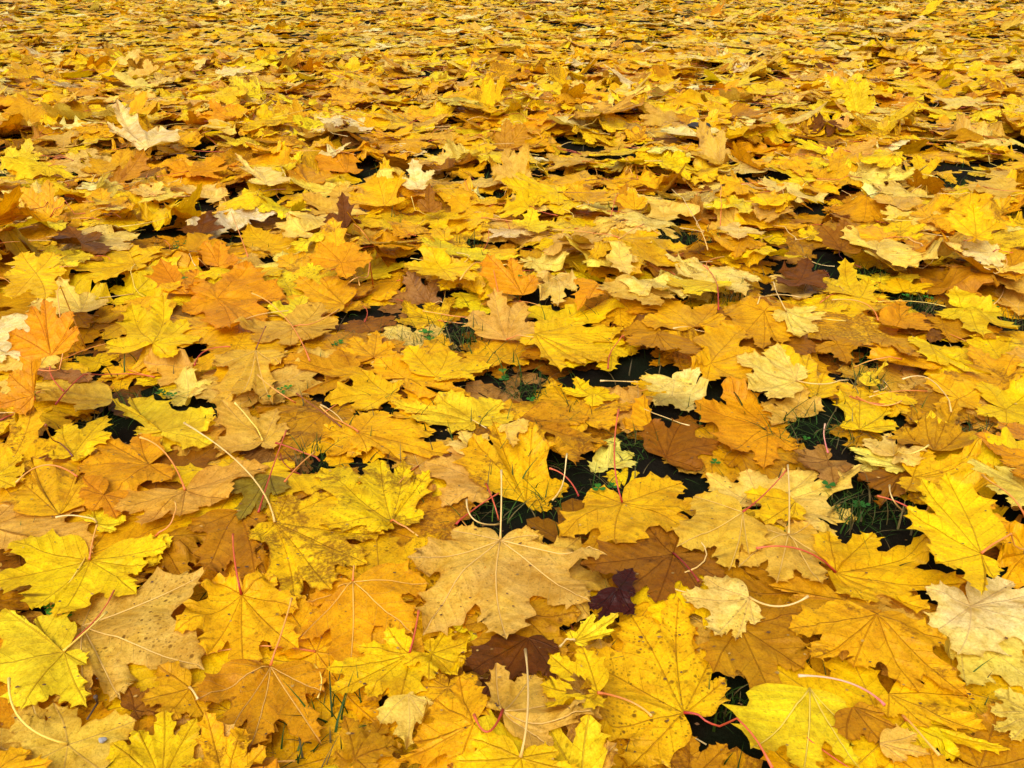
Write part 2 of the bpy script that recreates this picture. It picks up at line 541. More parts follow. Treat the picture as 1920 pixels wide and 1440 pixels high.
# ------------------------------------------------------------------ gaps where soil and grass show (image coordinates -> ground)
GAPS_PX = [(575, 1412, 52, 30), (630, 1358, 26, 26), (1635, 955, 66, 34), (1590, 965, 30, 24), (925, 950, 58, 26), (402, 1238, 20, 20),
           (1085, 1190, 26, 16), (1175, 1165, 16, 14), (1372, 1322, 30, 24), (1505, 1258, 28, 16), (1852, 1312, 14, 14), (1890, 1395, 30, 22),
           (1225, 1432, 28, 12), (150, 1130, 14, 26), (268, 738, 42, 18), (190, 772, 34, 12), (620, 652, 56, 14), (760, 632, 60, 18),
           (870, 625, 48, 26), (985, 722, 46, 22), (1185, 828, 52, 20), (1500, 812, 50, 24), (1600, 830, 44, 20), (1612, 668, 42, 18),
           (1625, 722, 44, 14), (1362, 558, 46, 14), (190, 522, 44, 18), (345, 468, 46, 16), (862, 458, 44, 14), (1270, 442, 70, 16),
           (1768, 372, 40, 14), (1900, 396, 28, 14), (1900, 606, 26, 14), (1600, 302, 38, 9), (1535, 318, 24, 8), (50, 322, 34, 10),
           (335, 300, 40, 9), (1725, 566, 36, 14), (1830, 842, 60, 16), (550, 196, 16, 5), (1250, 312, 28, 7), (1730, 262, 22, 6),
           (585, 868, 46, 12), (905, 652, 20, 12), (1205, 438, 22, 9), (700, 440, 24, 9), (1580, 540, 30, 9), (960, 352, 28, 7),
           (1780, 340, 26, 8), (1130, 1008, 10, 6), (1690, 1140, 10, 8), (1860, 1010, 12, 10), (1125, 905, 40, 16), (1050, 875, 20, 14),
           (1010, 940, 36, 12), (1750, 590, 26, 10), (1640, 515, 20, 8), (70, 338, 20, 7), (1240, 588, 16, 7), (510, 660, 18, 9),
           (1720, 560, 30, 10), (1460, 400, 24, 7), (760, 250, 22, 5), (1140, 300, 20, 5), (640, 415, 24, 8)]
GAPS = []
for gx, gy, grx, gry in GAPS_PX:
    P0 = np.array([0, 0, 0.014]); up = np.array([0, 0, 1.0])
    c = on_plane(gx, gy, P0, up); ex = on_plane(gx + grx, gy, P0, up); ey = on_plane(gx, gy + gry, P0, up)
    GAPS.append((c[0], c[1], abs(ex[0] - c[0]), abs(ey[1] - c[1]) + .004))
GA = np.array(GAPS)


def in_gap(x, y, k=1.0):
    d = ((x[:, None] - GA[None, :, 0]) / (GA[None, :, 2] * k)) ** 2 + ((y[:, None] - GA[None, :, 1]) / (GA[None, :, 3] * k)) ** 2
    return (d < 1).any(1)


# ------------------------------------------------------------------ stalk tube
def tube(pts, r0, r1, sides=5, knob=0.0):
    pts = np.asarray(pts, float); n = len(pts)
    t = np.gradient(pts, axis=0); t /= np.linalg.norm(t, axis=1)[:, None] + 1e-9
    up = np.array([0, 0, 1.0])
    s = np.cross(t, up); s /= np.linalg.norm(s, axis=1)[:, None] + 1e-9
    b = np.cross(s, t)
    q = np.linspace(0, 1, n)
    rad = r0 * (1 - q) + r1 * q
    if knob: rad = rad * (1 + knob * np.clip((q - .84) / .16, 0, 1) ** 1.5) * (1 + .5 * np.clip(1 - q / .1, 0, 1))
    th = np.arange(sides) / sides * 2 * math.pi
    V = pts[:, None] + rad[:, None, None] * (np.cos(th)[None, :, None] * s[:, None] + np.sin(th)[None, :, None] * b[:, None])
    V = V.reshape(-1, 3)
    F = []
    for i in range(n - 1):
        for j in range(sides):
            F.append([i * sides + j, i * sides + (j + 1) % sides, (i + 1) * sides + (j + 1) % sides, (i + 1) * sides + j])
    F.append(list(range(sides))[::-1]); F.append([(n - 1) * sides + j for j in range(sides)])
    return V, F, np.repeat(q, sides)


def bez(a, m, b, n):
    t = np.linspace(0, 1, n)[:, None]
    c = 2 * m - .5 * (a + b)
    return (1 - t) ** 2 * a + 2 * t * (1 - t) * c + t ** 2 * b


# ------------------------------------------------------------------ leaf records
LEAVES = []   # dict(P, T, col, vein attrs, marks, pos, stalk, label, ...)


def make_record(B, P, code, r, spots, blotch, vtone, gloss, tint=.10):
    c = PAL[code].copy()
    c = np.clip(c * r.normal(1, tint * .55) * np.array([1, r.normal(1, .045), max(.3, r.normal(1, .18))]), 0.004, .9)
    return dict(P=P, T=B['T'], col=c, vd=B['vd'] * 20, al=B['al'] * 20, ed=B['ed'],
                marks=(spots, blotch, vtone, gloss), xy=B['xy'], off=r.uniform(0, 30, 2), code=code, K=B['K'], L=B['L'], stalk=None,
                label=None, hero=False, spots=spots, blotch=blotch)


# pre-made blade shapes for the unnamed leaves
def template_tips(r, K):
    if K == 5:
        ang = [-88, -44, 0, 44, 88]; ln = [.66, .90, 1.0, .90, .66]
    else:
        ang = [-128, -86, -43, 0, 43, 86, 128]; ln = [.36, .70, .93, 1.0, .93, .70, .36]
    asp = r.uniform(.9, 1.15)
    if r.random() < .3:      # a damaged lobe
        ln[int(r.integers(len(ln)))] *= r.uniform(.45, .7)
    return [(math.sin(math.radians(x + r.normal(0, 4))) * l * r.normal(1, .06) * asp, math.cos(math.radians(x)) * l * r.normal(1, .06)) for x, l in zip(ang, ln)]


VARS = {}
for lod, cnt, K in ((1, 26, 7), (2, 26, 7), (3, 22, 5)):
    VARS[lod] = []
    for _ in range(cnt):
        B = blade(np.array(template_tips(rng, K)) * .1, lod, rng, sinus=rng.uniform(.60, .74))
        z = relief(B, rng, amp=(1.4, 1.4, 1.2, .9)[lod], curl=(1.7, 1.6, 1.35, 1.0)[lod], crumple=(rng.uniform(.3, .9) if rng.random() < .22 else 0))
        q = rng.random()
        if q < (.16, .16, .07, .03)[lod]:          # a blade folded up along its midrib
            a_ = rng.uniform(.5, 1.4 if lod == 1 else 1.0); s_ = B['xy'][:, 0] > 0
            z = np.where(s_, z + B['xy'][:, 0] * math.sin(a_), z)
            B['xy'][:, 0] = np.where(s_, B['xy'][:, 0] * math.cos(a_), B['xy'][:, 0])
        elif q < (.30, .30, .16, .07)[lod]:        # a blade rolled at the tip
            t_ = np.clip(B['xy'][:, 1] - .045, 0, 1)
            z = z + t_ ** 2 * 9; B['xy'][:, 1] -= t_ ** 2 * 4
        VARS[lod].append((B, z / .1))


def settle(P, T, pct, it, cap=.03):
    """drop a posed blade on what already lies there"""
    h = hget(P[:, 0], P[:, 1])
    z0 = np.percentile(h - P[:, 2], pct) + .0008
    P = P.copy(); P[:, 2] += z0
    lift = np.clip(h + .0007 - P[:, 2], 0, cap)
    if it:
        lift = sag(lift, T['nb'], it)
    P[:, 2] += lift
    return P


def pick(r, weights):
    k = list(weights); w = np.array([weights[q] for q in k], float)
    return k[int(r.choice(len(k), p=w / w.sum()))]


UNDER = dict(y=12, l=5, g=20, o=5, a=9, b=3.5, d=1, t=10, x=6, n=16, e=12, v=1, c=2, m=2)
TOP = dict(y=28, l=17, g=13, o=4, a=2.5, b=.9, d=.3, t=11, c=18, w=6, x=3, m=.8, e=15, n=4, q=4)


def filler(x, y, lod, weights, r, top=False):
    B, z = VARS[lod][r.integers(len(VARS[lod]))]
    S = float(np.clip(r.normal(.092, .027), .038, .135))
    if lod == 3:
        S *= 1.02
    th = r.uniform(0, 2 * math.pi)
    ca, sa = math.cos(th), math.sin(th)
    lx, ly = B['xy'][:, 0] / .1 * S, B['xy'][:, 1] / .1 * S
    flip = -1 if r.random() < .4 else 1
    lz = z * S * flip * (.5 if y < 1.25 and not top else 1.0)
    # rigid tilt
    ts = 0 if top == 'rot' else .14 if top and lod < 3 else .07 if top else .05
    tx, ty = r.normal(0, ts or .01), r.normal(0, ts or .01)
    if top is True and r.random() < (.07 if lod < 3 else .03):
        tx += r.choice([-1, 1]) * r.uniform(.25, .8)
    P = np.stack([lx * ca - ly * sa, lx * sa + ly * ca, lz], 1)
    P[:, 2] += P[:, 0] * math.sin(tx) + P[:, 1] * math.sin(ty)
    P[:, 0] += x; P[:, 1] += y
    if y < 4.2:
        g = in_gap(P[:, 0], P[:, 1], .95 if y < .6 else .78 if y < 1 else .6)
        if top != 'rot' and g.mean() > (.03 if y < 1.0 else .09 if y < 1.6 else .2) and (y < 1.2 or r.random() < .985):
            return None
    P = settle(P, B['T'], 30 if top == 'rot' else 72 if top else 62, {1: 5, 2: 2, 3: 0}[lod])
    code = pick(r, weights)
    dull = code in 'abdm'
    vt = .85 if (code in 'tcwxv' and r.random() < .75) else 0.1
    rec = make_record(dict(B, xy=np.stack([lx, ly], 1), vd=B['vd'] / .1 * S, al=B['al'] / .1 * S, L=S), P, code, r,
                      float(np.clip(r.normal(.35, .3), 0, 1)), float(np.clip(r.normal(.3 if not dull else .55, .25), 0, 1)), vt, float(r.uniform(.2, 1)))
    splat(P, B['T'], dense=(lod == 1))
    rec['lod'] = lod; rec['S'] = S
    # stalk
    if lod < 3 and top != 'rot' and r.random() < (.35 if y < 1.1 else .75):
        J = P[0]
        sl = S * r.uniform(.5, 1.0)
        d = np.array([sa, -ca, 0])
        side = np.array([ca, sa, 0])
        lz = r.uniform(-.002, .004 if lod == 1 else .012)
        E = J + d * sl + side * r.normal(0, .3) * sl + np.array([0, 0, lz])
        Mi = (J + E) / 2 + side * r.normal(0, .13) * sl + np.array([0, 0, r.uniform(.0, .003 if lod == 1 else .01)])
        pts = bez(J + [0, 0, .0008], Mi, E, 7 if lod == 1 else 5)
        pts[1:, 2] = np.maximum(pts[1:, 2], hget(pts[1:, 0], pts[1:, 1]) + .001)
        sc = pick(r, dict(r=3, o=5, p=4, y=3, d=1, b=1))
        rec['stalk'] = (pts, sc, .0010 if lod == 1 else .0012)
    LEAVES.append(rec)
    return rec


# density of leaves by distance; random but evenly spread points
def scatter(y0, y1, dens, lod, weights, top, margin=1.0):
    n = int(dens * (y1 - y0) * 2 * (.62 * (y0 + y1) / 2 + margin))
    for _ in range(n):
        y = rng.uniform(y0, y1)
        w = .62 * y + margin
        x = rng.uniform(-w, w)
        filler(x, y, lod, weights, rng, top)


scatter(.12, 4.4, 11, 2, dict(d=3, b=6, m=2, a=2), 'rot', .3)
scatter(.12, 2.3, 220, 1, UNDER, False, .35)
scatter(1.25, 2.5, 85, 1, TOP, True, .4)
scatter(2.3, 4.4, 150, 2, UNDER, False, .7)
scatter(2.4, 4.4, 140, 2, TOP, True, .7)
FAR = dict(y=28, l=24, e=12, t=14, c=22, w=8, g=8, o=2, a=1.5, b=.6, n=2, q=5)
scatter(4.4, 9.6, 60, 3, UNDER, False, 1.0)
scatter(4.0, 9.6, 122, 3, FAR, True, 1.0)
scatter(9.6, 13.8, 62, 3, FAR, True, 1.0)

# ------------------------------------------------------------------ the leaves the photograph shows one by one
# layer|colour|flags|junction|lobe tips|stalk|label|short name (image coordinates, put on the ground by on_plane)
HERO_TEXT = """
6|t|v S.5 a.5 c.4|938,1005|847,984 765,1056 792,1180 950,1207 1107,1145 1138,1055 1010,1000|940,940/940,882,p,45|large buff maple leaf lying flat in front, pale veins fanning from its tall stalk|large flat buff leaf
5|y|B.55 S.6 c.5|733,979|700,1015 600,1000 598,872 712,858 757,862 808,892 798,963|790,1010,o,2|brilliant yellow speckled leaf with a brown stain beside its midrib|brilliant yellow speckled leaf
4|y|B.75 S.6 c.5|515,978|538,928 640,920 725,1000 690,1063 622,1115 550,1125 468,1022|460,880/345,793,p,20|yellow leaf mottled brown at its lower lobes, with a very long arched stalk|brown-mottled yellow leaf
5|y|S.3 c.9|166,1044|22,1027 -40,1100 62,1150 105,1168 255,1108 280,1062 318,1030|182,985,o,12|wide warm yellow leaf spread over the left edge, small dark nicks|wide yellow leaf at left
3|t|v S.95 c.5|152,1167|175,1088 392,1083 383,1255 228,1318 160,1330||big buff leaf covered in tiny brown freckles under the wide yellow leaf|big freckled buff leaf
4|l|S.3 c.5|119,1221|8,1144 67,1155 -60,1260 40,1335 163,1325 163,1245|160,1185/200,1148,y,14|pale yellow leaf at the left edge overlapping the big freckled buff leaf|pale yellow edge leaf
3.5|t|S.4 c.4|125,1392|28,1345 100,1318 255,1345 225,1460 110,1500 10,1450|40,1350/17,1272,y,20|dull buff leaf in the bottom left corner with a long curved cream stalk|dull buff corner leaf
4.2|e|S.5 B.35 c.5|451,1108|395,1083 325,1183 385,1218 455,1262 560,1210 560,1130 515,1075|440,1050/437,1002,r,22|golden yellow leaf with a dark red stalk and two purple stains near it|red-stalked golden leaf
4.5|n|v S.5 B.4 c.6|507,1246|365,1320 430,1370 468,1408 602,1388 607,1290|530,1180/547,1122,o,14|brownish tan leaf with purplish edge beside the grassy hole|brownish tan leaf
3.8|g|v S.35 c.5|663,1098|805,1088 775,1180 652,1270 560,1195 575,1125|664,1062,o,6|golden leaf with five raised pinkish veins left of the large flat buff leaf|golden pale-veined leaf
5|y|S.4 c.7|768,1225|726,1183 667,1214 612,1258 620,1300 690,1312 745,1335|778,1185/785,1145,r,14|bright yellow jagged leaf with a thin red stalk, below the golden pale-veined leaf|jagged yellow leaf
5.2|y|S.3 c.7|809,1224|842,1172 806,1195 885,1200 875,1248 860,1290 805,1300 757,1265||bright yellow leaf touching the jagged yellow leaf on its right|right-hand twin yellow leaf
5.1|c|S.2 c.6|765,1300|712,1358 762,1415 803,1360 815,1318 775,1295||rounded cream leaf below the two jagged yellow leaves|rounded cream leaf
4.6|a|S.4 B.35|668,1450|628,1412 645,1348 722,1345 758,1415 700,1480||rusty orange leaf with brown veins at the bottom, right of the grassy hole|rusty bottom leaf
4.9|g|S.3 B.2|888,1380|862,1285 815,1320 775,1400 742,1436 860,1450||golden yellow upright-standing leaf beside the dark blotched leaf|golden bottom leaf
2.5|d|B.95 S.8|990,1195|902,1332 868,1262 985,1292 1043,1272 1050,1215||dark brown rotting leaf peeping out below the large flat buff leaf|dark rotting leaf
2.2|a|B.4 S.5|968,1150|1090,1160 1062,1235 960,1240 885,1240 868,1170||amber brown leaf under the tip of the large flat buff leaf|
3.2|t|S.4 v|943,1374|930,1257 893,1330 1000,1265 1100,1300 1130,1385 1035,1425|915,1372/889,1340,r,5|dull buff leaf under the leaf with the hole, thick coral stalk at left|dull buff front leaf
5|y|S.2 hole1 c.6|1120,1307|1091,1226 1030,1237 1012,1300 1022,1357 1088,1380|1180,1315/1222,1343,o,4|yellow leaf with a ragged hole and an orange stalk|holed yellow leaf
4|e|S.95 hole1 c.5|1282,1335|1361,1274 1343,1213 1272,1127 1182,1150 1085,1215 1090,1382 1175,1440|1360,1385/1448,1440,r,8|very large yellow leaf freckled brown, with a thick red stalk|large freckled yellow leaf
5|c|S.6 c.5|1404,1125|1320,1080 1275,1117 1340,1192 1380,1197 1417,1168|1460,1137/1515,1118,p,10|small cream leaf with a cream stalk pointing right|small cream leaf
4|a|S.3|1388,1165|1485,1366 1338,1258 1510,1250 1520,1150||orange brown leaf with one long pointed lobe and dark ribs|orange pointed leaf
3.6|n|B.3|1580,1125|1480,1110 1440,1090 1480,1190 1560,1200 1650,1170||brown-gold leaf with dark ribs behind the orange pointed leaf|
5|g|B.45 S.4 c.9 k.3|1640,1165|1475,1178 1517,1241 1602,1242 1725,1290 1818,1305 1775,1205||wide golden leaf with a crinkled brown-stained blade|crinkled golden leaf
4.4|e|S.4 B.3|1668,1297|1665,1345 1740,1370 1850,1385 1830,1300||warm yellow leaf under the crinkled golden leaf|
4.1|y|S.2|1695,1362|1800,1420 1740,1440 1896,1405 1830,1370|1700,1350/1760,1420,o,4|yellow leaf with a pointed lobe reaching the black gap at right|
5.4|w|S.15 g1 c.6|1822,1132|1733,1102 1745,1190 1795,1228 1965,1175 1975,1100 1900,1088||big wet whitish leaf at the right edge|wet whitish leaf
5.2|q|S.5 c.5|1805,1172|1740,1150 1770,1240 1812,1288 1960,1285 1975,1200||pale yellow leaf under the wet whitish leaf|pale yellow right leaf
4.8|q|S.6|1950,1330|1865,1290 1858,1330 1862,1370 1897,1385 1970,1400|1990,1380,r,8|pale greenish leaf at the right edge with dark specks|
5|y|S.2 c.6|976,1411|1050,1397 1090,1438 845,1420 880,1385 1000,1500 900,1490|990,1320/985,1218,p,30|bright yellow leaf cut by the bottom edge with a tall pale stalk|bottom yellow leaf
4.3|l|S.3 v|1520,1284|1600,1365 1610,1450 1500,1475 1400,1440||lime yellow wedge-shaped leaf with a pale midrib at the bottom|wedge-shaped lime leaf
4.6|a|B.3|1600,1322|1690,1365 1660,1398 1588,1387 1660,1335||curled rusty brown leaf between the wedge-shaped lime leaf and yellow ones|curled rusty leaf
4.7|t|S.2|1650,1392|1745,1415 1720,1375 1700,1428||small pinkish buff scrap of leaf near the bottom right|
4.5|e|S.3 B.3|1760,1470|1665,1410 1740,1405 1850,1440 1900,1480||yellow leaf cut off by the bottom edge at right|
3.1|n|B.6|1290,1465|1230,1390 1290,1372 1365,1395 1380,1445||brownish gold leaf cut by the bottom edge below the large freckled one|
4.7|y|S.4 c.7|300,1465|208,1396 255,1365 306,1323 367,1340 390,1440||yellow leaf with sharp teeth at the bottom edge near the left corner|toothed yellow bottom leaf
4.8|e|B.5 S.6|420,1475|388,1345 459,1363 500,1400 350,1440||yellow-orange leaf at the bottom edge with a black mouldy blotch|mouldy-blotched leaf
4.9|g|S.4|-20,1460|58,1403 105,1440 -60,1400||golden leaf tip in the very bottom left corner|
3.4|n|S.3|357,1295|265,1320 310,1365 385,1350 400,1290 300,1262|371,1311,p,6|olive gold leaf in the shadow right of the big freckled buff leaf|
2|b|B.5|250,1330|240,1290 300,1290 300,1345 260,1350||brown leaf in a dark hollow beside the big freckled buff leaf|
4.4|o|S.45|279,870|187,826 262,815 145,880 200,935 322,895||orange rounded leaf with dark ribs in the left half|orange ribbed leaf
4.5|o|S.3|192,922|155,893 170,950 215,962 262,935 150,915||orange-yellow leaf overlapping the orange ribbed leaf's foot|
4.8|x|S.4 c1.1 B.2|346,915|212,962 268,998 340,985 430,940 505,866|310,850/262,820,o,14|long tan leaf folded lengthwise below the orange ribbed leaf|long folded tan leaf
3|x|S.2 g1|-20,985|175,915 175,1035 90,1020 30,935||broad pinkish tan leaf at the left edge|broad pinkish leaf
3.6|g|B.5 S.6|110,965|45,905 60,862 150,852 165,900||mottled gold leaf behind the broad pinkish leaf|
3.9|y|S.3|-15,888|40,848 48,872 25,905||yellow leaf poking in from the left edge|
2.6|a|B.3|298,1010|395,1045 400,1010 290,1075 345,1085||russet leaf in shadow under the long folded tan leaf|
3.1|a|S.4|445,950|350,1000 385,1085 480,1095 492,985||amber leaf behind the dark red stalk|
3.3|v|S.3|505,885|447,982 425,930 490,965 520,930||olive grey leaf hanging behind the brown-mottled yellow leaf|olive grey leaf
3.8|l|S.4|292,1008|320,1030 290,1066 245,1045 260,1010|325,975/328,940,o,14|small yellow leaf curling beside the wide yellow one, orange curved stalk|
4.1|l|S.2|182,980|158,962 173,943 238,975 215,990|145,967/105,970,p,6|torn yellow scrap with a cream stalk pointing left|
5|g|S.4 B.15 g.8 c.6|1167,937|1104,912 1046,1008 1153,1041 1312,1004 1326,950 1282,896|1152,860/1160,768,r,55|broad golden leaf with a tall upright coral stalk|broad golden leaf
4|y|B.5 k.4 S.6|1172,915|1145,880 1180,866 1235,878 1250,905||crinkled yellow leaf behind the broad golden leaf|
5.2|x|S.3 v c.7|1391,972|1300,935 1268,1030 1365,1077 1403,1050|1435,925/1476,880,r,26|tan orange leaf with a coral stalk rising to the right|tan orange leaf
3|b|B.5 S.6|1262,1035|1085,1080 1150,1125 1230,1130 1310,1105 1360,1085 1285,985 1215,985|1310,1090,d,6|brown speckled leaf with a dark red stalk in the shade|brown speckled leaf
2.8|n|B.4|1150,965|1080,1000 1095,1052 1175,1060||brownish leaf half hidden under the broad golden leaf|
4.4|t|S.35 v|1479,1000|1395,985 1385,1060 1455,1100 1540,1110 1568,1040 1520,972|1480,930/1477,872,p,35|dull buff round leaf with a thin upright stalk and many fine veins|round dull buff leaf
4.6|y|S.2|1492,940|1395,925 1418,985 1480,985||bright yellow patch of leaf over the pale jagged leaf|
4.1|c|S.2 c.7|1430,945|1322,891 1400,885 1528,884 1612,893 1606,974 1572,1004||wide pale cream jagged leaf beside the largest black gap|wide cream jagged leaf
5.3|y|S.35 c.7|1567,1072|1554,1000 1640,995 1742,1030 1815,1100 1745,1147 1621,1160|1500,1030/1418,1028,r,14|big yellow leaf with a red arched stalk left of it|big red-arched yellow leaf
5.5|y|S.3 c.8|1842,1032|1770,898 1722,905 1698,950 1755,1050 1842,1115 1866,1080|1925,1030,o,8|big yellow leaf folded towards the right edge with a level coral stalk|big folded yellow leaf
4.6|g|S.35|1714,886|1739,843 1830,858 1865,886 1860,937 1790,928 1700,915||golden orange leaf spreading right from the cream star leaf|golden right leaf
5|c|S.15 c.7|1675,866|1617,823 1668,817 1687,840 1720,855 1708,896|1710,850/1741,835,y,14|pale cream star-shaped leaf over a golden one|cream star leaf
4.3|q|S.2|1700,880|1590,838 1605,860 1660,885||pale greenish leaf under the cream star leaf|
4.5|m|k.9 B.4 c1.2|1552,862|1485,852 1540,840 1566,915 1590,900 1492,876||dull brown crumpled leaf above the wide cream jagged leaf|dull brown crumpled leaf
3.2|b|B.4|1690,885|1608,898 1630,915 1643,972 1672,925 1740,930||brown leaf with a greenish tip hanging into the largest black gap|brown drooping leaf
3.8|g|S.3|1795,950|1820,990 1900,968 1870,930 1760,975||golden leaf behind the big folded yellow leaf|
4|g|S.3|1935,1030|1868,1005 1870,1052 1885,1085||golden leaf at the right edge beside a level coral stalk|
3.7|q|S.2|1935,918|1815,845 1865,870 1850,905 1900,940||pale greenish leaf at the right edge|
4.2|o|S.2|1945,865|1848,842 1880,880 1890,915||orange leaf at the right edge|
5|p|k.8 g1|1160,1112|1187,1066 1105,1140 1122,1168 1190,1150 1192,1115||shrivelled purple-black leaf in the gap below the brown speckled one|shrivelled purple leaf
5.1|l|S.3|1078,1192|1113,1146 1160,1153 1155,1176 1102,1200 1068,1172|1050,1212,p,6|small yellow-green leaf beside the shrivelled purple leaf|
5|y|S.2|65,505|5,512 18,548 80,547 124,500 100,474 40,475||bright yellow fan of a leaf near the left edge, above a cream one|bright yellow fan leaf
4.6|w|S.1|-20,640|35,595 80,645 50,680 5,684||whitish leaf poking in from the left edge|whitish edge leaf
4.4|c|S.2|92,660|5,748 55,705 -10,690||cream buff leaf below the whitish edge leaf|
5|o|u35 S.3|97,668|24,628 58,572 85,563 138,583 147,612||orange leaf standing up near the left edge|upright orange leaf
5|y|S.3 B.2 c.9|290,655|197,645 250,590 312,580 352,600 380,632 325,667||round bright yellow leaf in the left half|round yellow leaf
5|o|S.4 c.7|406,556|340,581 362,540 470,508 536,556 498,600 436,640||orange leaf with many dark ribs in the left half|many-ribbed orange leaf
5.2|x|S.2 c.8|551,609|433,613 603,563 635,592 588,645 545,654 475,640|590,605/636,580,o,10|pale tan star-shaped leaf lying flat|pale tan star leaf
5|t|v S.5 B.3|480,657|398,690 403,762 447,764 512,758 527,688|490,630/498,612,b,16|buff fan-shaped leaf with a purple-brown hem and dark hole|buff fan leaf
4.8|n|S.2|660,690|515,678 560,725 610,705 640,660||brown-gold leaf beside the clover gap|
5.1|l|S.3 c1.3|305,812|207,745 243,735 255,797 402,765 410,800 402,834||lemon leaf curling like a boat|boat-shaped lemon leaf
4.9|t|S.3 B.3|492,822|400,838 420,772 520,765 537,790 512,835|470,790/440,755,y,8|yellow buff leaf right of the boat-shaped lemon leaf|
4.6|y|S.5|140,858|120,805 205,785 215,830 175,872 90,862||yellow leaf behind the orange ribbed leaf|
5|o|u55 S.3|82,800|80,705 35,760 8,822 45,836||orange curled leaf standing upright at the left|curled upright orange leaf
4.2|y|S.2|-12,800|35,782 45,805 20,825||yellow leaf tip at the left edge below the upright orange curl|
4.7|c|S.2|352,742|308,746 355,714 403,735 372,769 325,763||cream star leaf near the left gap|cream gap leaf
4.5|t|S.1|362,692|272,690 300,722 355,718||buff leaf above the cream gap leaf|
4.4|m|S.1 g1|150,695|60,700 110,690 165,712||thin brown leaf edge in the left half|
4.3|t|S.2|208,737|15,752 60,722 140,765||long buff leaf under the coral arch|
4.8|c|S.1|150,577|55,556 115,530 165,546 205,560||cream leaf below the bright yellow fan leaf|
4.9|o|S.2|350,546|305,506 370,500 396,540||orange leaf above the round yellow leaf|
5|e|S.2|255,577|205,577 272,548 344,540 335,572||warm yellow leaf lying edge-on above the round yellow leaf|
4.9|y|S.2|480,500|362,530 430,503 525,520 440,540||yellow leaf behind the many-ribbed orange leaf|
4.8|g|S.2|645,565|520,562 560,520 605,525 560,592||golden leaf right of the many-ribbed orange leaf|
5|l|S.1|560,588|500,580 570,552 577,588||lemon leaf scrap beside the pale tan star leaf|
5|t|S.3 u10|950,640|884,588 926,562 984,571 1008,612|1000,632,o,4|buff star leaf right of the clover gap|buff star leaf
5.2|y|S.5 c.7|1003,623|983,648 1052,692 1098,686 1138,680 1173,618 1090,593||brilliant yellow leaf with black dashes in the middle|dashed yellow leaf
4.9|y|S.2|1048,602|985,567 1164,563 1010,607 1100,575||yellow leaf with a lobe stretched right, behind the dashed yellow leaf|
4.4|a|S.3|1240,620|1160,600 1180,640 1230,650||amber leaf right of the dashed yellow leaf|
5|y|S.1|830,497|755,490 800,469 902,490 890,521 850,526 790,516||bright yellow leaf in the middle distance above the grass tuft|
5|o|u25 S.2|980,553|912,487 958,488 1003,520||orange leaf standing up in the middle|standing orange leaf
5.1|c|S.2|1042,513|1007,525 1012,558 1046,569 1082,546 1076,515||cream round leaf beside the standing orange leaf|cream round leaf
5|o|S.2|1122,526|1075,520 1085,555 1103,556||small orange leaf between a cream one and a buff one|
5|t|S.3|1200,532|1117,540 1150,565 1240,571 1266,556 1232,525||buff leaf spread right of the cream round leaf|spread buff leaf
5|e|S.2|727,736|608,752 668,777 677,702 757,722 750,750||warm yellow leaf with a long left lobe|long-lobed yellow leaf
4.9|n|S.2|690,690|600,706 635,717 675,703||dull gold leaf above the long-lobed yellow leaf|
4.6|g|S.2|700,668|632,662 660,632 706,612 735,645 750,668||gold leaf with a pointed tip at the clover gap|
5.1|y|S.3|817,703|765,656 840,662 925,690 890,716 835,717||bright yellow leaf below the clover gap|yellow clover-gap leaf
4.9|g|S.3|760,712|705,680 800,730 887,750 830,747 880,722||golden leaf stretched under the yellow clover-gap leaf|
5.2|l|S.5 c.8|890,790|728,757 765,792 845,813 965,776 944,748 820,748||pale lemon leaf lying wide across the middle|wide pale lemon leaf
4.8|g|B.3 S.4|672,812|712,768 820,800 860,850 755,862 688,848|635,792/600,762,o,8|orange-gold leaf mottled brown with a coral stalk at left|mottled orange-gold leaf
4.5|g|S.4|690,832|605,800 612,852 652,857 665,780||golden leaf left of the mottled orange-gold leaf|
4.9|t|S.3|911,905|795,866 830,947 858,830 885,945|925,940/935,975,r,6|buff leaf with a slim red stalk beside the golden mottled leaf|red-stalked buff leaf
5|c|S.1|895,862|848,828 862,803 915,810 920,845||cream leaf above the red-stalked buff leaf|
5.1|e|S.5 B.4|985,940|887,848 925,820 1000,830 1068,910 1035,952||golden mottled leaf standing in the middle|golden mottled leaf
5.3|c|S.1|950,800|937,812 963,848 989,820||small cream leaf on the golden mottled leaf|
5|n|B.6 S.6|968,784|1105,786 1140,842 1080,896 1000,852||mottled brown-gold leaf behind the black gap|
4.8|q|S.2|1140,872|1108,882 1150,820 1190,845 1197,862||pale yellow leaf behind the coral upright stalk|
5|y|S.3|1110,742|1052,725 1078,713 1135,725 1164,746 1110,763||yellow jagged leaf below the dashed yellow leaf|
5.2|c|S.8|1265,703|1198,705 1215,741 1260,737 1306,716||cream leaf freckled brown|freckled cream leaf
5.1|w|S.1|1258,738|1228,762 1292,771 1326,740 1308,722||whitish leaf under the freckled cream leaf|
4.9|e|S.3|1218,796|1165,797 1207,750 1230,790||yellow leaf beside the black gap left of the purple-tinged one|
5.1|o|S.3 c.7|1438,797|1299,762 1361,736 1369,857 1432,876 1497,841||large orange leaf with dark ribs in the right half|large orange leaf
5|b|S.5 B.3 c.9|1249,849|1222,790 1294,769 1350,829 1320,873||orange brown leaf flushed purple left of the large orange leaf|purple-flushed leaf
5.2|c|S.4|1494,708|1378,680 1460,650 1402,727 1500,680 1440,745|1540,720/1590,713,p,10|cream leaf shaded yellow with a level cream stalk|level-stalked cream leaf
4.9|y|S.1|1530,745|1460,655 1520,660 1545,700||bright yellow leaf behind the level-stalked cream leaf|
5.1|t|S.3|1492,780|1425,755 1446,796 1485,787 1537,756 1505,735||buff leaf above the small black gap in the right half|
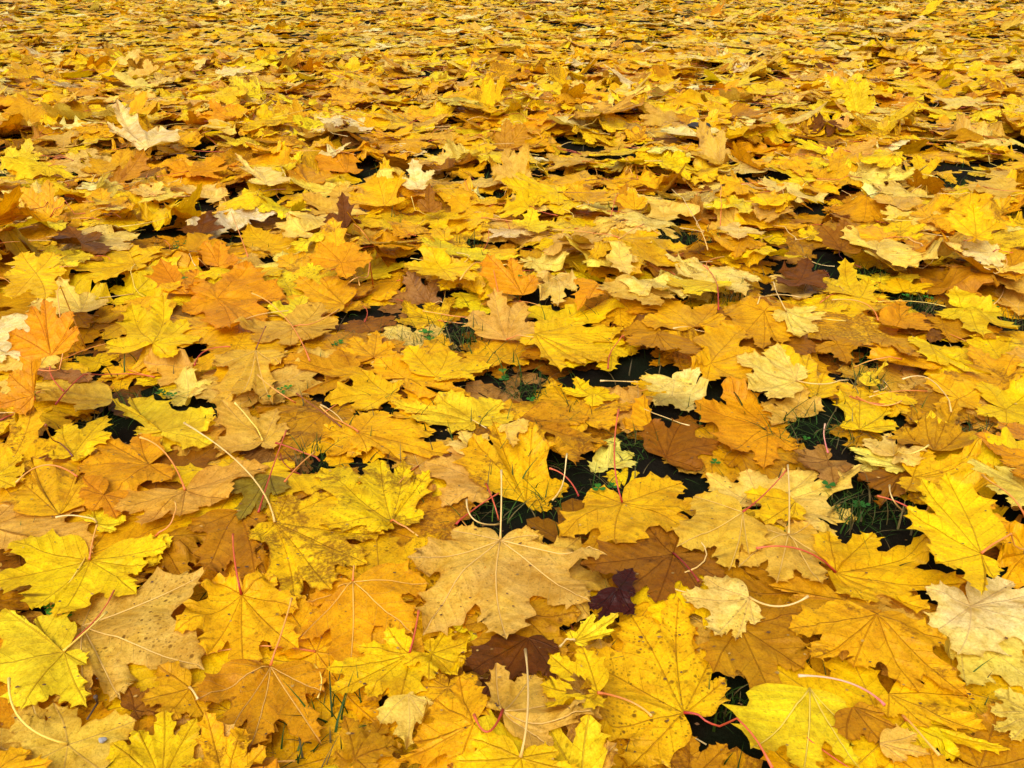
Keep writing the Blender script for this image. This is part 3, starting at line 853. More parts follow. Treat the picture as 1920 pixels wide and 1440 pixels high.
5|y|S.2|1612,803|1573,727 1616,722 1668,755 1682,790 1575,795||bright yellow pointed leaf in the right half|pointed yellow leaf
5|n|B.4 S.3|1745,864|1688,805 1720,765 1790,768 1813,812||brownish gold fan leaf behind the cream star leaf|gold fan leaf
5|y|S.1|1888,762|1838,720 1832,776 1896,816 1965,790 1940,720||bright yellow jagged leaf at the right edge|jagged yellow right leaf
4.8|g|S.2|1800,742|1743,700 1850,718 1837,760 1760,766||golden leaf left of the jagged yellow right leaf|
5|l|S.3|1810,575|1765,597 1787,549 1842,642 1906,628 1880,580||greenish gold large leaf in the upper right|greenish gold leaf
5|o|S.3|1431,594|1355,580 1502,570 1468,640 1431,656 1385,642||orange leaf with dark ribs behind the small buff star|
5.3|c|S.2|1472,598|1453,612 1500,640 1548,592 1528,578 1535,618|1462,560/1447,530,p,16|small buff star with an upright stalk on the orange leaf|small buff star
4.9|g|S.2|1300,626|1200,620 1225,570 1345,580 1352,600||gold-orange leaf left of the ribbed orange leaf|
4.7|a|S.4|1232,626|1266,690 1302,680 1213,652||amber leaf pointing down in the right half|
5|g|S.3|1332,682|1295,697 1325,713 1402,712 1418,652 1396,613||golden leaf above the large orange leaf|
5|o|S.2|1689,597|1645,560 1665,636 1742,626 1725,588 1690,558||orange-yellow leaf in the upper right half|
4.8|a|S.3|1570,642|1530,652 1560,625 1618,651 1590,671||amber leaf in the right half above a gap|
4.7|n|B.4|1660,632|1650,660 1720,680 1752,668||brownish leaf sloping beside a gap in the right half|
5|y|S.1|1742,652|1700,640 1800,682 1856,716 1762,692||long yellow leaf pointing right in the right half|
5|y|S.1|1610,566|1530,556 1540,514 1582,503 1628,530 1646,570||yellow leaf right of the dark crumpled one|
5|y|S.1|1692,546|1640,541 1682,519 1752,530 1742,547||yellow ragged leaf lying edge-on in the right half|
5.1|d|k1 B.6 c1.3 z8|1500,528|1455,547 1468,505 1512,498 1542,515 1547,545||dark brown crumpled leaf|dark crumpled leaf
5|c|S.3|1225,520|1198,565 1242,569 1282,561||cream leaf with a straight side in the right half|
5|l|S.1|1342,530|1247,551 1282,561 1372,531||lemon leaf lying across the grass tuft right of centre|
5|l|S.2|1626,713|1664,677 1640,690 1650,705||tiny lemon scrap in the gap|
5|y|S.1|1680,752|1645,732 1722,752 1650,756||small yellow curl in front of the gap|
4.6|n|B.5|1622,802|1555,810 1602,852 1652,842||brownish leaf above the cream star leaf|
5|w|S.1|278,282|205,255 228,238 300,250 250,278||whitish leaf catching the light in the upper left|whitish upper left leaf
5|c|S.1|500,346|442,302 480,315 545,346 470,338||cream pointed leaf in the upper left half|
5.1|c|S.1 c1.1|572,432|515,415 540,400 655,383 590,440 530,440||long cream leaf curled up at its right end|long cream leaf
5|a|u60 S.1|215,347|273,278 225,310 205,335||orange brown sliver standing on edge in the upper left|brown sliver
5|o|u25|432,236|375,215 395,190 430,195||orange-yellow leaf standing in the upper left|
5|w|S.1 u15|785,366|752,350 775,322 817,335 803,360||whitish star leaf left of the brown pointed one|
5|b|u35 B.3|805,398|783,375 805,342 829,382||small brown pointed leaf standing upright|
5|t|u55 S.2|975,345|920,312 945,278 992,272 995,318||buff leaf standing almost upright in the upper middle|upright buff leaf
5|a|u45|948,282|925,250 950,222 985,232||amber leaf standing behind the upright buff leaf|
5|l|u70|1606,212|1585,178 1590,150 1625,146 1642,185||pale yellow leaf standing bolt upright in the upper right|bolt upright yellow leaf
5|w|S.1|1312,262|1250,238 1290,232 1330,240 1366,256||whitish star-shaped leaf in front of the dark stone|whitish stone-side leaf
5|y|u20|1730,342|1692,318 1715,296 1764,305 1745,330||bright yellow leaf standing in the upper right|
5|c|S.1|1240,385|1190,366 1260,376 1312,403 1250,416||cream leaf with two pointed lobes|two-lobed cream leaf
5|c|S.1|1385,420|1345,425 1375,412 1428,440 1385,446||small cream pointed leaf right of the two-lobed cream leaf|
5|y|u15|1440,386|1405,375 1425,356 1472,372||yellow leaf behind the two pointed cream leaves|
5|b|u20 B.3|1570,500|1535,452 1575,448 1622,492||brown leaf standing left of a cream one in the upper right|
5|c|S.1|1645,470|1580,446 1640,450 1660,448 1722,500||cream leaf with a lemon edge in the upper right|
5|y|S.2 u15|1830,445|1782,395 1822,388 1868,420 1862,452||bright yellow toothed leaf in the upper right|
5|t|S.2|1682,392|1645,370 1690,365 1724,375 1705,400||buff leaf with a looped stalk in the upper right|
5|t|S.1|1842,372|1800,365 1898,346 1880,380 1820,385||buff leaf with a lobe swept right in the upper right|
5|t|S.3|1072,470|1020,485 1045,440 1100,436 1140,470 1110,498||buff star leaf in the middle distance|middle buff star
5.1|c|S.2|1162,482|1135,480 1160,460 1198,490 1180,512||small cream star right of the middle buff star|
5|l|S.1|990,418|960,410 1000,398 1032,410 1010,432||lemon leaf in the middle distance behind the buff star|
5|e|u25|1190,392|1155,362 1185,352 1210,368||yellow-orange leaf standing in the middle distance|
4.9|b|B.6 S.5|155,460|112,475 130,435 185,440 198,478||brown leaf left of the gap in the left half|
5|o|u20 S.2|640,492|577,482 600,456 660,452 700,490 650,520||orange leaf facing the viewer left of the middle|
5|g|S.3|500,455|432,470 470,436 560,440 555,480||golden leaf left of the dark brown pointed one|
5|o|u30|410,500|382,455 410,448 450,490||orange-yellow leaf standing beside the grassy gap at left|
4.9|d|u20|650,455|618,420 645,390 680,440||dark brown leaf behind the long cream leaf|
4.9|d|S.1|375,430|345,415 385,402 422,425||dark brown leaf in the upper left half|
5|y|u10|835,452|815,425 840,420 852,448||small yellow leaf left of the grass tuft|
5|c|S.1|395,378|355,362 390,360 428,368 400,386||cream leaf in the upper left half above the dark one|
5|o|S.1|580,344|540,330 570,310 620,325 610,345||orange leaf right of the cream pointed one|
5|o|S.1|650,328|617,300 655,298 682,325||orange-yellow leaf lying in the upper left half|
5|e|S.4 B.2|720,380|652,372 700,335 755,340 760,370||yellow mottled leaf in the upper middle|
"""
STALK_TEXT = """
485,962,4|537,807,r,18|straight coral red stalk crossing the long curved pale stalk
534,905,3|590,848,o,14|short orange stalk leaning over the speckled yellow leaf's upper edge
517,832,3|600,865,r,6|thin red stalk lying along the gap with the green tuft
855,985,4|935,925,r,10|thin red stalk sloping over the grassy gap behind the buff leaf
937,985,3|890,975/875,937,p,8|cream curved stalk hooking down to the buff leaf's base
1085,932,3|1062,895/1030,878,r,12|curved red stalk over the gap right of the golden mottled leaf
1035,940,3|1052,915/1062,885,p,10|thin cream stalk standing in the gap beside a curved red stalk
1658,1324,3|1590,1280/1497,1267,k,12|pink arched stalk over the black gap by the orange pointed lobe
1697,963,3|1675,938/1668,910,p,16|cream hooked stalk standing in the large black gap
1708,957,3|1680,940/1645,930,r,8|short red stalk ending in the large black gap
1922,972,3|1890,925/1840,897,o,12|long orange stalk running off at the right edge over gold leaves
145,895,3|85,872/30,905,o,12|low coral arch of a stalk on mottled gold leaves at left
137,857,3|105,838/86,797,b,10|dark brown curved stalk below the upright orange curled leaf
120,735,3|98,708/94,688,r,8|short red stalk left of the long coral arch
105,760,3|190,708/290,707,r,10|long coral arched stalk over the buff leaves at left
62,692,3|120,690/160,652,o,8|thin orange curved stalk under the upright orange leaf
365,687,3|385,658/432,650,r,8|red bowed stalk right of the round yellow leaf
581,678,3|530,595/472,550,o,16|long straight coral stalk crossing the pale tan star leaf
555,757,3|515,730/483,703,o,14|orange stalk leaning across the buff fan-shaped leaf
640,802,3|600,770/556,738,b,12|brown stalk sloping down between two golden leaves
937,566,3|905,522/863,524,o,10|orange arched stalk above the grass tuft in the middle
887,601,3|835,590/793,583,o,6|nearly level orange stalk above the clover gap
1140,692,3|1148,655/1172,640,r,8|thin red bowed stalk right of the bright yellow spotted leaf
1195,718,3|1170,716/1126,714,p,6|thin cream stalk ending at the speckled cream leaf
1347,582,3|1336,540/1318,497,r,22|thin upright red stalk above the grass tuft right of centre
1420,572,3|1450,553/1502,558,p,8|low cream arch of a stalk behind the small cream leaf
1646,602,3|1620,568/1560,562,o,10|orange arched stalk across a yellow leaf in the right half
1783,774,3|1745,712/1692,711,p,14|cream arched stalk over the brownish gold fan leaf
1690,675,3|1645,673/1600,690,o,8|thin orange stalk bridging the gap in the right half
1552,850,3|1545,820/1547,795,k,14|short pinkish upright stalk in front of the dull brown crumpled leaf
465,482,3|440,415/420,370,o,14|thin coral stalk in the left half, behind the orange fan leaf
1327,470,3|1300,405/1260,355,p,16|long thin cream stalk slanting over the cream two-lobed leaf
700,540,3|680,520/655,530,o,6|short orange bow of a stalk on gold leaves
1605,745,3|1650,760/1690,752,o,8|thin orange stalk lying low left of the gold leaves
1350,430,3|1348,395/1352,350,o,16|thin upright orange stalk in the middle distance
1200,395,3|1165,400/1140,425,r,8|red low arch of a stalk at the foot of an orange leaf
"""


def parse_heroes():
    out = []
    for n, line in enumerate(HERO_TEXT.strip().splitlines()):
        line = line.strip()
        if not line or line.startswith('#'):
            continue
        f = [q.strip() for q in line.split('|')]
        nums = lambda s: [float(v) for v in s.replace(',', ' ').split()]
        J = nums(f[3]); tp = nums(f[4])
        out.append(dict(layer=float(f[0]), code=f[1], flags=f[2].split(), J=J, tips=list(zip(tp[::2], tp[1::2])),
                        stalk=f[5] if len(f) > 5 and f[5] else None, label=f[6] if len(f) > 6 else '', short=f[7] if len(f) > 7 else '', n=n))
    out.sort(key=lambda h: (h['layer'], h['n']))
    return out


HEROES = parse_heroes()
UP = np.array([0, 0, 1.0])


def place_hero(h):
    r = np.random.default_rng(1000 + h['n'])
    F = {}
    for q in h['flags']:
        k = q.rstrip('0123456789.-'); F[k] = float(q[len(k):] or 1) if len(q) > len(k) else 1.0
    tilt = math.radians(F.get('u', 0)); roll = math.radians(F.get('w', 0))
    e1 = np.array([math.cos(roll), 0, math.sin(roll)])
    e2 = np.array([0, math.cos(tilt), math.sin(tilt)])
    n = np.cross(e1, e2); n /= np.linalg.norm(n)
    e2 = np.cross(n, e1)
    z = .018
    allp = [h['J']] + h['tips']
    for it in range(2):
        J = on_plane(h['J'][0], h['J'][1], np.array([0, 0, z]), UP)
        Q = np.array([on_plane(px, py, J, n) for px, py in allp])
        mid = Q.mean(0)
        pp = np.concatenate([Q, (Q + mid) / 2])
        z = float(np.percentile(hget(pp[:, 0], pp[:, 1]), 65)) + .003 + F.get('z', 0) * .001
    tips = np.stack([(Q[1:] - J) @ e1, (Q[1:] - J) @ e2], 1)
    Lm = float(np.hypot(*tips.T).max())
    far = J[1] > 2.3
    B = blade(tips, 1 if far else 0, r, sinus=F.get('s', .70), rag=F.get('r', 1.0))
    rz = relief(B, r, amp=1.25 * F.get('a', 1.0), curl=1.25 * F.get('c', .85 if not tilt else .5), crumple=F.get('k', 0))
    P = J + B['xy'][:, :1] * e1 + B['xy'][:, 1:] * e2 + rz[:, None] * n
    if 'f' in F:     # folded up along the middle
        d = B['xy'] @ np.array([1, 0]); P[:, 2] += F['f'] * .001 * (np.abs(d) / Lm) * 10
    hh = hget(P[:, 0], P[:, 1])
    if tilt or roll:
        z0 = max(0, float(np.percentile(hh - P[:, 2], 93)))
    else:
        z0 = float(np.percentile(hh - P[:, 2], 62)) + .001
        z0 = np.clip(z0, -.006, .006)
    P[:, 2] += z0
    lift = sag(np.clip(hh + .0009 - P[:, 2], 0, .02), B['T']['nb'], 7)
    P[:, 2] += lift
    code = h['code']
    rec = make_record(B, P, code, r, F.get('S', .35), F.get('B', .15), (.95 if 'v' in F else 0.0 if code not in 'tcwq' else .35), F.get('g', .6), tint=.05)
    splat(P, B['T'])
    rec.update(hero=True, label=h['label'], short=h['short'], n=h['n'], pale_veins='v' in F, hole=F.get('hole'), nrm=n, px=h['J'])
    if 'hole' in F:
        hp = HOLES[int(F['hole'])]
        q = on_plane(hp[0], hp[1], J, n)
        rec['hole_at'] = (q, hp[2])
    if h['stalk']:
        rec['stalk_px'] = h['stalk']
    LEAVES.append(rec)


HOLES = {1: (1085, 1292, .0085)}
for h in HEROES:
    place_hero(h)


def stalk_from_px(spec, J=None):
    """'mx,my/x,y,c' or 'x,y,c' (bend point, end point, colour), laid over the leaves"""
    *mid, end = spec.split('/')
    ex, ey, c = end.split(',')[:3]
    rest = end.split(',')[3:]
    lift = float(rest[0]) * .001 if rest else .010
    lift = lift if lift > .04 else min(lift * .6, .010)
    ex, ey = float(ex), float(ey)
    def land(px, py, up):
        z = .02
        for _ in range(4):
            q = on_plane(px, py, np.array([0, 0, z]), UP)
            z = float(hget(q[:1], q[1:2])[0]) + up
        return q
    E = land(ex, ey, lift)
    if J is None:
        raise ValueError
    if mid:
        mx, my = [float(v) for v in mid[0].split(',')]
        Mi = land(mx, my, lift * .8 + .002)
    else:
        Mi = (J + E) / 2 + np.array([0, 0, .003])
    pts = bez(J + np.array([0, 0, .0012]), Mi, E, 13)
    pts[1:, 2] = np.maximum(pts[1:, 2], hget(pts[1:, 0], pts[1:, 1]) + .0012)
    for _ in range(3):
        pts[1:-1, 2] = np.maximum(pts[1:-1, 2], (pts[:-2, 2] + pts[2:, 2]) / 2)
    return pts, c


for rec in LEAVES:
    if rec.get('stalk_px'):
        pts, c = stalk_from_px(rec['stalk_px'], rec['P'][0])
        rec['stalk'] = (pts, c, .0013)

# ------------------------------------------------------------------ which leaves show, and how large
near = [i for i, L_ in enumerate(LEAVES) if L_['P'][0, 1] < 4.6]
vs_, fs_, own = [], [], []
base = 0
for i in near:
    L_ = LEAVES[i]
    vs_.append(L_['P']); fs_.append(L_['T']['tri'] + base); own.append(np.full(len(L_['T']['tri']), i)); base += len(L_['P'])
vs_ = np.concatenate(vs_); fs_ = np.concatenate(fs_); own = np.concatenate(own)
bvh = BVHTree.FromPolygons(vs_.tolist(), fs_.tolist(), all_triangles=True)
cnt = {}
where = {}
co = Vector(CAM)
STEP = 8
for py in range(100, 1440, STEP):
    for px in range(4, 1920, STEP):
        d = ray(px, py)
        hit = bvh.ray_cast(co, Vector(d))
        if hit[0] is not None:
            o = int(own[hit[2]])
            cnt[o] = cnt.get(o, 0) + 1
            w = where.setdefault(o, [0, 0]); w[0] += px; w[1] += py
for i in cnt:
    LEAVES[i]['seen'] = cnt[i]
    LEAVES[i]['c'] = (where[i][0] / cnt[i], where[i][1] / cnt[i])
rank = sorted(cnt, key=lambda i: -cnt[i])
chosen = rank[:300]
for i in chosen:
    LEAVES[i]['own'] = True
print("visible near leaves", len(cnt), "smallest chosen", cnt[chosen[-1]], "heroes in", sum(LEAVES[i]['hero'] for i in chosen))

# ------------------------------------------------------------------ mesh writers
def write_mesh(name, co, loops, ft, mats, attrs, smooth=True, mi=None):
    me = bpy.data.meshes.new(name)
    nv, nl, nf = len(co), len(loops), len(ft)
    me.vertices.add(nv); me.vertices.foreach_set('co', np.ascontiguousarray(co, np.float32).ravel())
    me.loops.add(nl); me.loops.foreach_set('vertex_index', np.ascontiguousarray(loops, np.int32))
    me.polygons.add(nf)
    st = np.concatenate([[0], np.cumsum(ft)[:-1]]).astype(np.int32)
    me.polygons.foreach_set('loop_start', st)
    me.polygons.foreach_set('loop_total', np.ascontiguousarray(ft, np.int32))
    for m in mats: me.materials.append(m)
    if mi is not None: me.polygons.foreach_set('material_index', np.ascontiguousarray(mi, np.int32))
    me.update(calc_edges=True)
    for nm, (kind, arr) in attrs.items():
        a = me.attributes.new(nm, kind, 'POINT')
        a.data.foreach_set('color' if kind == 'FLOAT_COLOR' else 'vector', np.ascontiguousarray(arr, np.float32).ravel())
    if smooth: me.polygons.foreach_set('use_smooth', np.ones(nf, bool))
    return me


def leaf_attrs(R):
    nv = len(R['P'])
    one = np.ones(nv)
    return {'leaf_color': np.stack([one * R['col'][0], one * R['col'][1], one * R['col'][2], one], 1),
            'leaf_vein': np.stack([R['vd'], R['al'], R['ed'], one], 1),
            'leaf_marks': np.tile(np.array(R['marks']), (nv, 1)),
            'leaf_pos': np.stack([R['xy'][:, 0] + R['off'][0], R['xy'][:, 1] + R['off'][1], 0 * one], 1)}


KIND = {'leaf_color': 'FLOAT_COLOR', 'leaf_vein': 'FLOAT_COLOR', 'leaf_marks': 'FLOAT_COLOR', 'leaf_pos': 'FLOAT_VECTOR'}


def stalk_arrays(st, sides=6):
    pts, c, r = st
    V, F, q = tube(pts, r * .66, r * .5, sides, knob=1.0 if sides > 4 else .5)
    c0, c1 = SC[c]
    cc = c0[None] * (1 - q[:, None]) + c1[None] * q[:, None]
    return V, F, np.concatenate([cc, np.ones((len(q), 1))], 1)


def add_obj(name, me, parent=None, loc=None):
    o = bpy.data.objects.new(name, me)
    COL.objects.link(o)
    if parent is not None: o.parent = parent
    if loc is not None: o.location = loc
    return o


def small_mesh(name, V, F, mat, col=None, smooth=True):
    at = {}
    if col is not None: at['leaf_color'] = ('FLOAT_COLOR', col)
    return write_mesh(name, V, np.concatenate([np.array(f) for f in F]), np.array([len(f) for f in F]), [mat], at, smooth)


# ------------------------------------------------------------------ labels that single each leaf out
LAND = [(L_['short'], L_['c'], i) for i, L_ in enumerate(LEAVES) if L_.get('own') and L_.get('short')]
used = set(L_['label'].lower() for L_ in LEAVES if L_.get('own') and L_.get('label'))


def auto_label(i, R):
    cx, cy = R['c']
    cn = CNAME[R['code']]
    sc = max(.12, (cy + 110) / 1200)
    sized = 'small ' if R['L'] < .07 else 'large ' if R['L'] > .115 else ''
    state = ''
    if R['spots'] > .75: state = 'speckled '
    elif R['blotch'] > .6: state = 'blotched '
    cand = sorted(LAND, key=lambda q: math.hypot((q[1][0] - cx), (q[1][1] - cy) * 1.6) if q[2] != i else 1e9)[:6]
    part = 'half hidden ' if R['seen'] * STEP * STEP < .35 * (R['L'] * 2 * 2000 * sc) ** 2 * .5 else ''
    def rel(q):
        dx, dy = cx - q[1][0], (cy - q[1][1]) * 1.6
        if abs(dx) > abs(dy): return 'to the right of' if dx > 0 else 'to the left of'
        return 'in front of' if dy > 0 else 'behind'
    for k, q in enumerate(cand):
        for a in ((sized + cn), (sized + state + cn), (part + sized + cn), (part + state + cn)):
            t = f"{a} leaf {rel(q)} the {q[0]}"
            if t.lower() not in used and len(t.split()) <= 16:
                used.add(t.lower())
                return t
    for q1 in cand:
        for q2 in cand:
            t = f"{cn} leaf between the {q1[0]} and the {q2[0]}"
            if q1 is not q2 and t.lower() not in used and len(t.split()) <= 16:
                used.add(t.lower()); return t
    return f"{sized}{state}{cn} leaf near the {cand[0][0]}"


def hero_mesh(R, P):
    T = R['T']
    loops, ft = T['loops'], T['ft']
    if R.get('hole_at'):
        q, rad = R['hole_at']
        keep_l, keep_f = [], []
        for f in T['faces']:
            c = R['P'][f].mean(0)
            if np.hypot(c[0] - q[0], c[1] - q[1]) > rad * (1 + .3 * math.sin(5 * math.atan2(c[1] - q[1], c[0] - q[0]))):
                keep_l.append(np.array(f)); keep_f.append(len(f))
        loops, ft = np.concatenate(keep_l), np.array(keep_f)
    at = {k: (KIND[k], v) for k, v in leaf_attrs(R).items()}
    return write_mesh("maple_leaf", P, loops, ft, [MAT_LEAF], at)


n_lab = 0
for i in sorted(chosen, key=lambda i: -cnt[i]):
    R = LEAVES[i]
    J = R['P'][0].copy()
    o = add_obj("maple_leaf", hero_mesh(R, R['P'] - J), loc=J)
    lab = R['label'] or auto_label(i, R)
    o['label'] = lab; o['category'] = 'leaf'; o['group'] = 'fallen maple leaves on the lawn'
    if R['stalk']:
        V, F, c = stalk_arrays(R['stalk'])
        add_obj("stalk", small_mesh("stalk", V - J, F, MAT_STALK, c), parent=o)
    if R.get('pale_veins'):
        T = R['T']; nrm = R['nrm']
        for k in range(R['K']):
            path = R['P'][T['vein'][k]]
            Lk = np.linalg.norm(path[-1] - path[0])
            q = np.linspace(0, 1, len(path))
            keep = slice(0, len(path) - 2)
            pts = path[keep] + np.array([0, 0, .0003])
            w = .00062 * min(1.2, Lk / .09)
            V, F, qq = tube(pts, w, w * .3, 4)
            c = np.tile(np.append(np.clip(R['col'] * .55 + srgb(236, 200, 120) * .42, 0, 1), 1), (len(V), 1))
            add_obj("vein", small_mesh("vein", V - J, F, MAT_STALK, c), parent=o)

# every other leaf of the carpet, joined
def join(recs, name, label):
    co, lo, ft, mi = [], [], [], []
    at = {k: [] for k in KIND}
    base = 0
    for R in recs:
        T = R['T']; nv = len(R['P'])
        co.append(R['P']); lo.append(T['loops'] + base); ft.append(T['ft']); mi.append(np.zeros(len(T['ft']), int))
        for k, v in leaf_attrs(R).items(): at[k].append(v)
        base += nv
        if R['stalk']:
            V, F, c = stalk_arrays(R['stalk'], 4 if R.get('lod') == 1 or R['hero'] else 3)
            F = [f for f in F if len(f) == 4][: len(F)]
            co.append(V); lo.append(np.array(F).ravel() + base); ft.append(np.full(len(F), 4)); mi.append(np.ones(len(F), int))
            at['leaf_color'].append(c)
            z4 = np.zeros((len(V), 4)); at['leaf_vein'].append(z4); at['leaf_marks'].append(z4); at['leaf_pos'].append(np.zeros((len(V), 3)))
            base += len(V)
    co = np.concatenate(co)
    me = write_mesh(name, co, np.concatenate(lo), np.concatenate(ft), [MAT_LEAF, MAT_STALK],
                    {k: (KIND[k], np.concatenate(v)) for k, v in at.items()}, mi=np.concatenate(mi))
    o = add_obj(name, me)
    o['kind'] = 'stuff'; o['label'] = label; o['category'] = 'fallen leaves'
    print(name, len(recs), 'leaves', len(me.polygons), 'faces')


join([R for R in LEAVES if not R.get('own')], "leaf_litter", "dense carpet of small yellow, cream and brown fallen maple leaves stretching away")

# ------------------------------------------------------------------ loose stalks lying on the leaves
for line in STALK_TEXT.strip().splitlines():
    if not line.strip() or line.startswith('#'): continue
    a, spec, lab = [q.strip() for q in line.split('|')]
    ax, ay, up = [float(v) for v in a.split(',')]
    z = .02
    for _ in range(4):
        q = on_plane(ax, ay, np.array([0, 0, z]), UP); z = float(hget(q[:1], q[1:2])[0]) + up * .001
    pts, c = stalk_from_px(spec, q)
    V, F, cc = stalk_arrays((pts, c, .00125))
    J = pts[0]
    o = add_obj("leaf_stalk", small_mesh("leaf_stalk", V - J, F, MAT_STALK, cc), loc=J)
    o['label'] = lab; o['category'] = 'leaf stalk'; o['group'] = 'loose leaf stalks on the leaves'

# ------------------------------------------------------------------ grass and clover in the gaps
def grass():
    V, F, C = [], [], []
    def blade_of(x, y, hgt, w, lean, th):
        z0 = float(gnd(x, y))
        n = 5
        b = len(V)
        wx, wy = math.cos(th + 1.57) * w, math.sin(th + 1.57) * w
        q_ = rng.random()
        c = (np.array([.045, .10, .012]) if q_ < .62 else np.array([.11, .17, .02]) if q_ < .74 else np.array([.20, .14, .05])) * rng.uniform(.35, 1.1)
        for k in range(n):
            t = k / (n - 1)
            ox = lean * t * t * math.cos(th) * hgt; oy = lean * t * t * math.sin(th) * hgt
            zz = z0 - .002 + hgt * t * (1 - .25 * lean * t)
            ww = (1 - t ** 2.2)
            for s in (-1, 1):
                V.append((x + ox + s * wx * ww, y + oy + s * wy * ww, zz)); C.append((*c, 1))
        for k in range(n - 1):
            F.append([b + 2 * k, b + 2 * k + 1, b + 2 * k + 3, b + 2 * k + 2])
    for gi, (cx, cy, rx, ry) in enumerate(GAPS):
        area = rx * ry * 3.14
        n = int(min(260, area * 24000))
        for _ in range(n):
            a, q = rng.uniform(0, 6.28), math.sqrt(rng.uniform(0, 1)) * 1.15
            blade_of(cx + math.cos(a) * q * rx, cy + math.sin(a) * q * ry, rng.uniform(.008, .03) * (1.0 if rng.random() < .93 else 1.6), rng.uniform(.0003, .0008), rng.uniform(.2, 2.4), rng.uniform(0, 6.28))
    for _ in range(9000):          # thin lawn hidden under and between the leaves
        y = rng.uniform(.3, 5.5); x = rng.uniform(-1, 1) * (.62 * y + .4)
        blade_of(x, y, rng.uniform(.012, .034), rng.uniform(.0005, .0011), rng.uniform(.3, 1.6), rng.uniform(0, 6.28))
    # taller tufts the photograph shows
    for px, py, n, hh in ((618, 1352, 26, .055), (940, 690, 10, .07), (1375, 565, 22, .05), (862, 640, 26, .06), (870, 455, 22, .05), (1190, 1432, 7, .05),
                          (585, 855, 24, .04), (190, 520, 26, .045), (1000, 725, 18, .045), (1625, 970, 22, .04), (675, 300, 1, .03),
                          (1090, 770, 8, .05), (1640, 735, 14, .04), (1370, 1325, 14, .045), (232, 690, 4, .05), (1900, 395, 20, .05),
                          (1310, 225, 8, .07), (560, 1420, 20, .035), (745, 420, 14, .05), (1255, 310, 18, .05), (330, 300, 22, .05), (1040, 400, 10, .05),
                          (1760, 365, 20, .05), (1825, 845, 22, .045), (550, 195, 16, .05), (1480, 545, 6, .05), (1700, 650, 6, .05), (910, 500, 5, .05)):
        P = on_plane(px, py, np.array([0, 0, .012]), UP)
        for _ in range(n):
            blade_of(P[0] + rng.normal(0, .011 * (1 + P[1] * .3)), P[1] + rng.normal(0, .009 * (1 + P[1] * .5)), rng.uniform(.5, 1) * hh, rng.uniform(.0006, .0012), rng.uniform(.1, 1.1), rng.uniform(0, 6.28))
    me = small_mesh("grass", np.array(V), F, MAT_GRASS, np.array(C))
    o = add_obj("grass", me); o['kind'] = 'stuff'; o['label'] = 'thin green grass showing in the gaps between the leaves'; o['category'] = 'grass'


def clover():
    V, F, C = [], [], []
    spots = [(800, 632, 7), (690, 660, 3), (525, 745, 4), (625, 655, 5), (950, 695, 3), (1015, 740, 2), (1340, 862, 1), (1540, 568, 3), (1580, 578, 4), (1720, 560, 3), (340, 455, 5),
             (350, 545, 1), (1512, 820, 1), (1552, 912, 1), (960, 572, 3), (315, 730, 3), (115, 1165, 3), (120, 1150, 2), (975, 560, 1), (1430, 400, 2), (1790, 375, 4), (1500, 290, 3), (1855, 575, 2),
             (1320, 362, 1), (860, 470, 3), (1450, 395, 2), (1890, 390, 4), (180, 455, 3), (1620, 950, 2), (1150, 905, 2), (60, 320, 3)]
    for px, py, n in spots:
        P = on_plane(px, py, np.array([0, 0, .018]), UP)
        for _ in range(n):
            x, y = P[0] + rng.normal(0, .008 if n > 1 else .001), P[1] + rng.normal(0, .010 if n > 1 else .001)
            z = float(hget(np.array([x]), np.array([y]))[0]) if n == 1 else float(gnd(x, y))
            z += rng.uniform(.006, .022) if n > 1 else .004
            s = rng.uniform(.0035, .0065)
            t0 = rng.uniform(0, 6.28); c = rng.uniform(0, 1)
            for k in range(3):
                a = t0 + k * 2.09
                ca, sa = math.cos(a), math.sin(a)
                b = len(V)
                for (u, v, w) in ((0, 0, 0), (.6, .55, .08), (1.05, .5, .16), (1.2, .2, .14), (1.12, 0, .05), (1.2, -.2, .14), (1.05, -.5, .16), (.6, -.55, .08)):
                    V.append((x + (u * ca - v * sa) * s, y + (u * sa + v * ca) * s, z + w * s * 1.3)); C.append((.03 + .03 * c, .13 + .10 * c, .018, 1))
                F.append([b, b + 1, b + 2, b + 3, b + 4]); F.append([b, b + 4, b + 5, b + 6, b + 7])
    me = small_mesh("clover", np.array(V), F, MAT_CLOVER, np.array(C), smooth=False)
    o = add_obj("clover", me); o['kind'] = 'stuff'; o['label'] = 'small round-leaved green clover in the gaps between leaves'; o['category'] = 'clover'


def crumbs():
    V, F, C = [], [], []
    for _ in range(1500):
        y = rng.uniform(.35, 2.0); x = rng.uniform(-1, 1) * (.62 * y + .1)
        z = float(hget(np.array([x]), np.array([y]))[0]) + .0008
        s = rng.uniform(.0004, .0014); a = rng.uniform(0, 6.28); n = int(rng.integers(4, 6)); b = len(V)
        k = rng.uniform(.6, 1.4)
        c = (np.array([.11, .045, .010]) if rng.random() < .75 else np.array([.35, .2, .04])) * k
        for j in range(n):
            t = a + j * 6.28 / n
            q = s * rng.uniform(.5, 1.3)
            V.append((x + math.cos(t) * q * 1.5, y + math.sin(t) * q, z + rng.uniform(0, .0006))); C.append((*c, 1))
        F.append([b + j for j in range(n)])
    me = small_mesh("leaf_crumbs", np.array(V), F, MAT_STALK, np.array(C))
    o = add_obj("leaf_crumbs", me); o['kind'] = 'stuff'; o['label'] = 'tiny brown crumbs of broken leaf strewn over the near leaves'; o['category'] = 'crumbs'


grass()
clover()
crumbs()

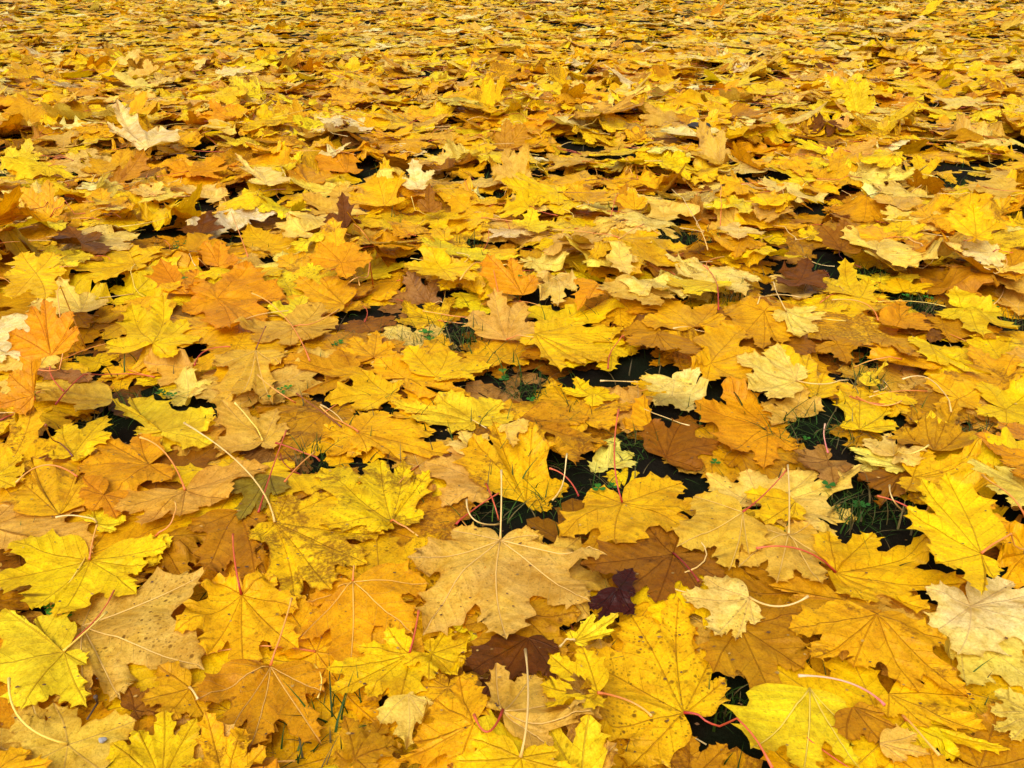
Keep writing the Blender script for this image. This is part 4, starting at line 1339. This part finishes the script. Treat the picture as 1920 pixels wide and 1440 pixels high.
# ------------------------------------------------------------------ a stone, a twig, a tuft of fluff
def pebble(name, px, py, rad, mat, label, cat, sc=(1, 1, 1), seed=1, up=0.0):
    import bmesh
    r = np.random.default_rng(seed)
    bm = bmesh.new(); bmesh.ops.create_icosphere(bm, subdivisions=3, radius=1.0)
    ph = r.uniform(0, 6, 6)
    for v in bm.verts:
        k = 1 + .16 * math.sin(v.co.x * 3 + ph[0]) * math.cos(v.co.y * 2.6 + ph[1]) + .07 * math.sin(v.co.z * 7 + ph[2] + v.co.x * 5)
        v.co = Vector((v.co.x * sc[0], v.co.y * sc[1], v.co.z * sc[2])) * k * rad
    for f in bm.faces: f.smooth = True
    me = bpy.data.meshes.new(name); bm.to_mesh(me); bm.free(); me.materials.append(mat)
    z = .02
    for _ in range(4):
        q = on_plane(px, py, np.array([0, 0, z]), UP); z = float(hget(q[:1], q[1:2])[0])
    o = add_obj(name, me, loc=(q[0], q[1], z + up)); o['label'] = label; o['category'] = cat
    return o


pebble("stone", 1312, 236, .021, MAT_STONE, "dark rounded stone behind the whitish star-shaped leaf", "stone", (1.6, 1.0, .5), 3, .006)
pebble("fluff", 193, 1390, .0021, MAT_FLUFF, "tiny grey and white fluff on the large buff corner leaf", "fluff", (1.3, 1, .8), 5, .0015)


def twig(px0, py0, pmx, pmy, px1, py1, r0, label):
    def land(px, py, up=.0015):
        z = .02
        for _ in range(4):
            q = on_plane(px, py, np.array([0, 0, z]), UP); z = float(hget(q[:1], q[1:2])[0]) + up
        return q
    a, m, b = land(px0, py0), land(pmx, pmy, .004), land(px1, py1)
    pts = np.concatenate([bez(a, (a + m) / 2, m, 4), bez(m, (m + b) / 2, b, 5)[1:]])
    V, F, q = tube(pts, r0, r0 * .5, 6, knob=.6)
    me = small_mesh("twig", V - a, F, MAT_TWIG)
    o = add_obj("twig", me, loc=a); o['label'] = label; o['category'] = 'twig'


twig(179, 1306, 183, 1318, 164, 1348, .0011, "short bent dark twig on the speckled buff leaf")
twig(1755, 478, 1790, 486, 1838, 492, .0022, "thin dark twig lying among the leaves near the right edge")
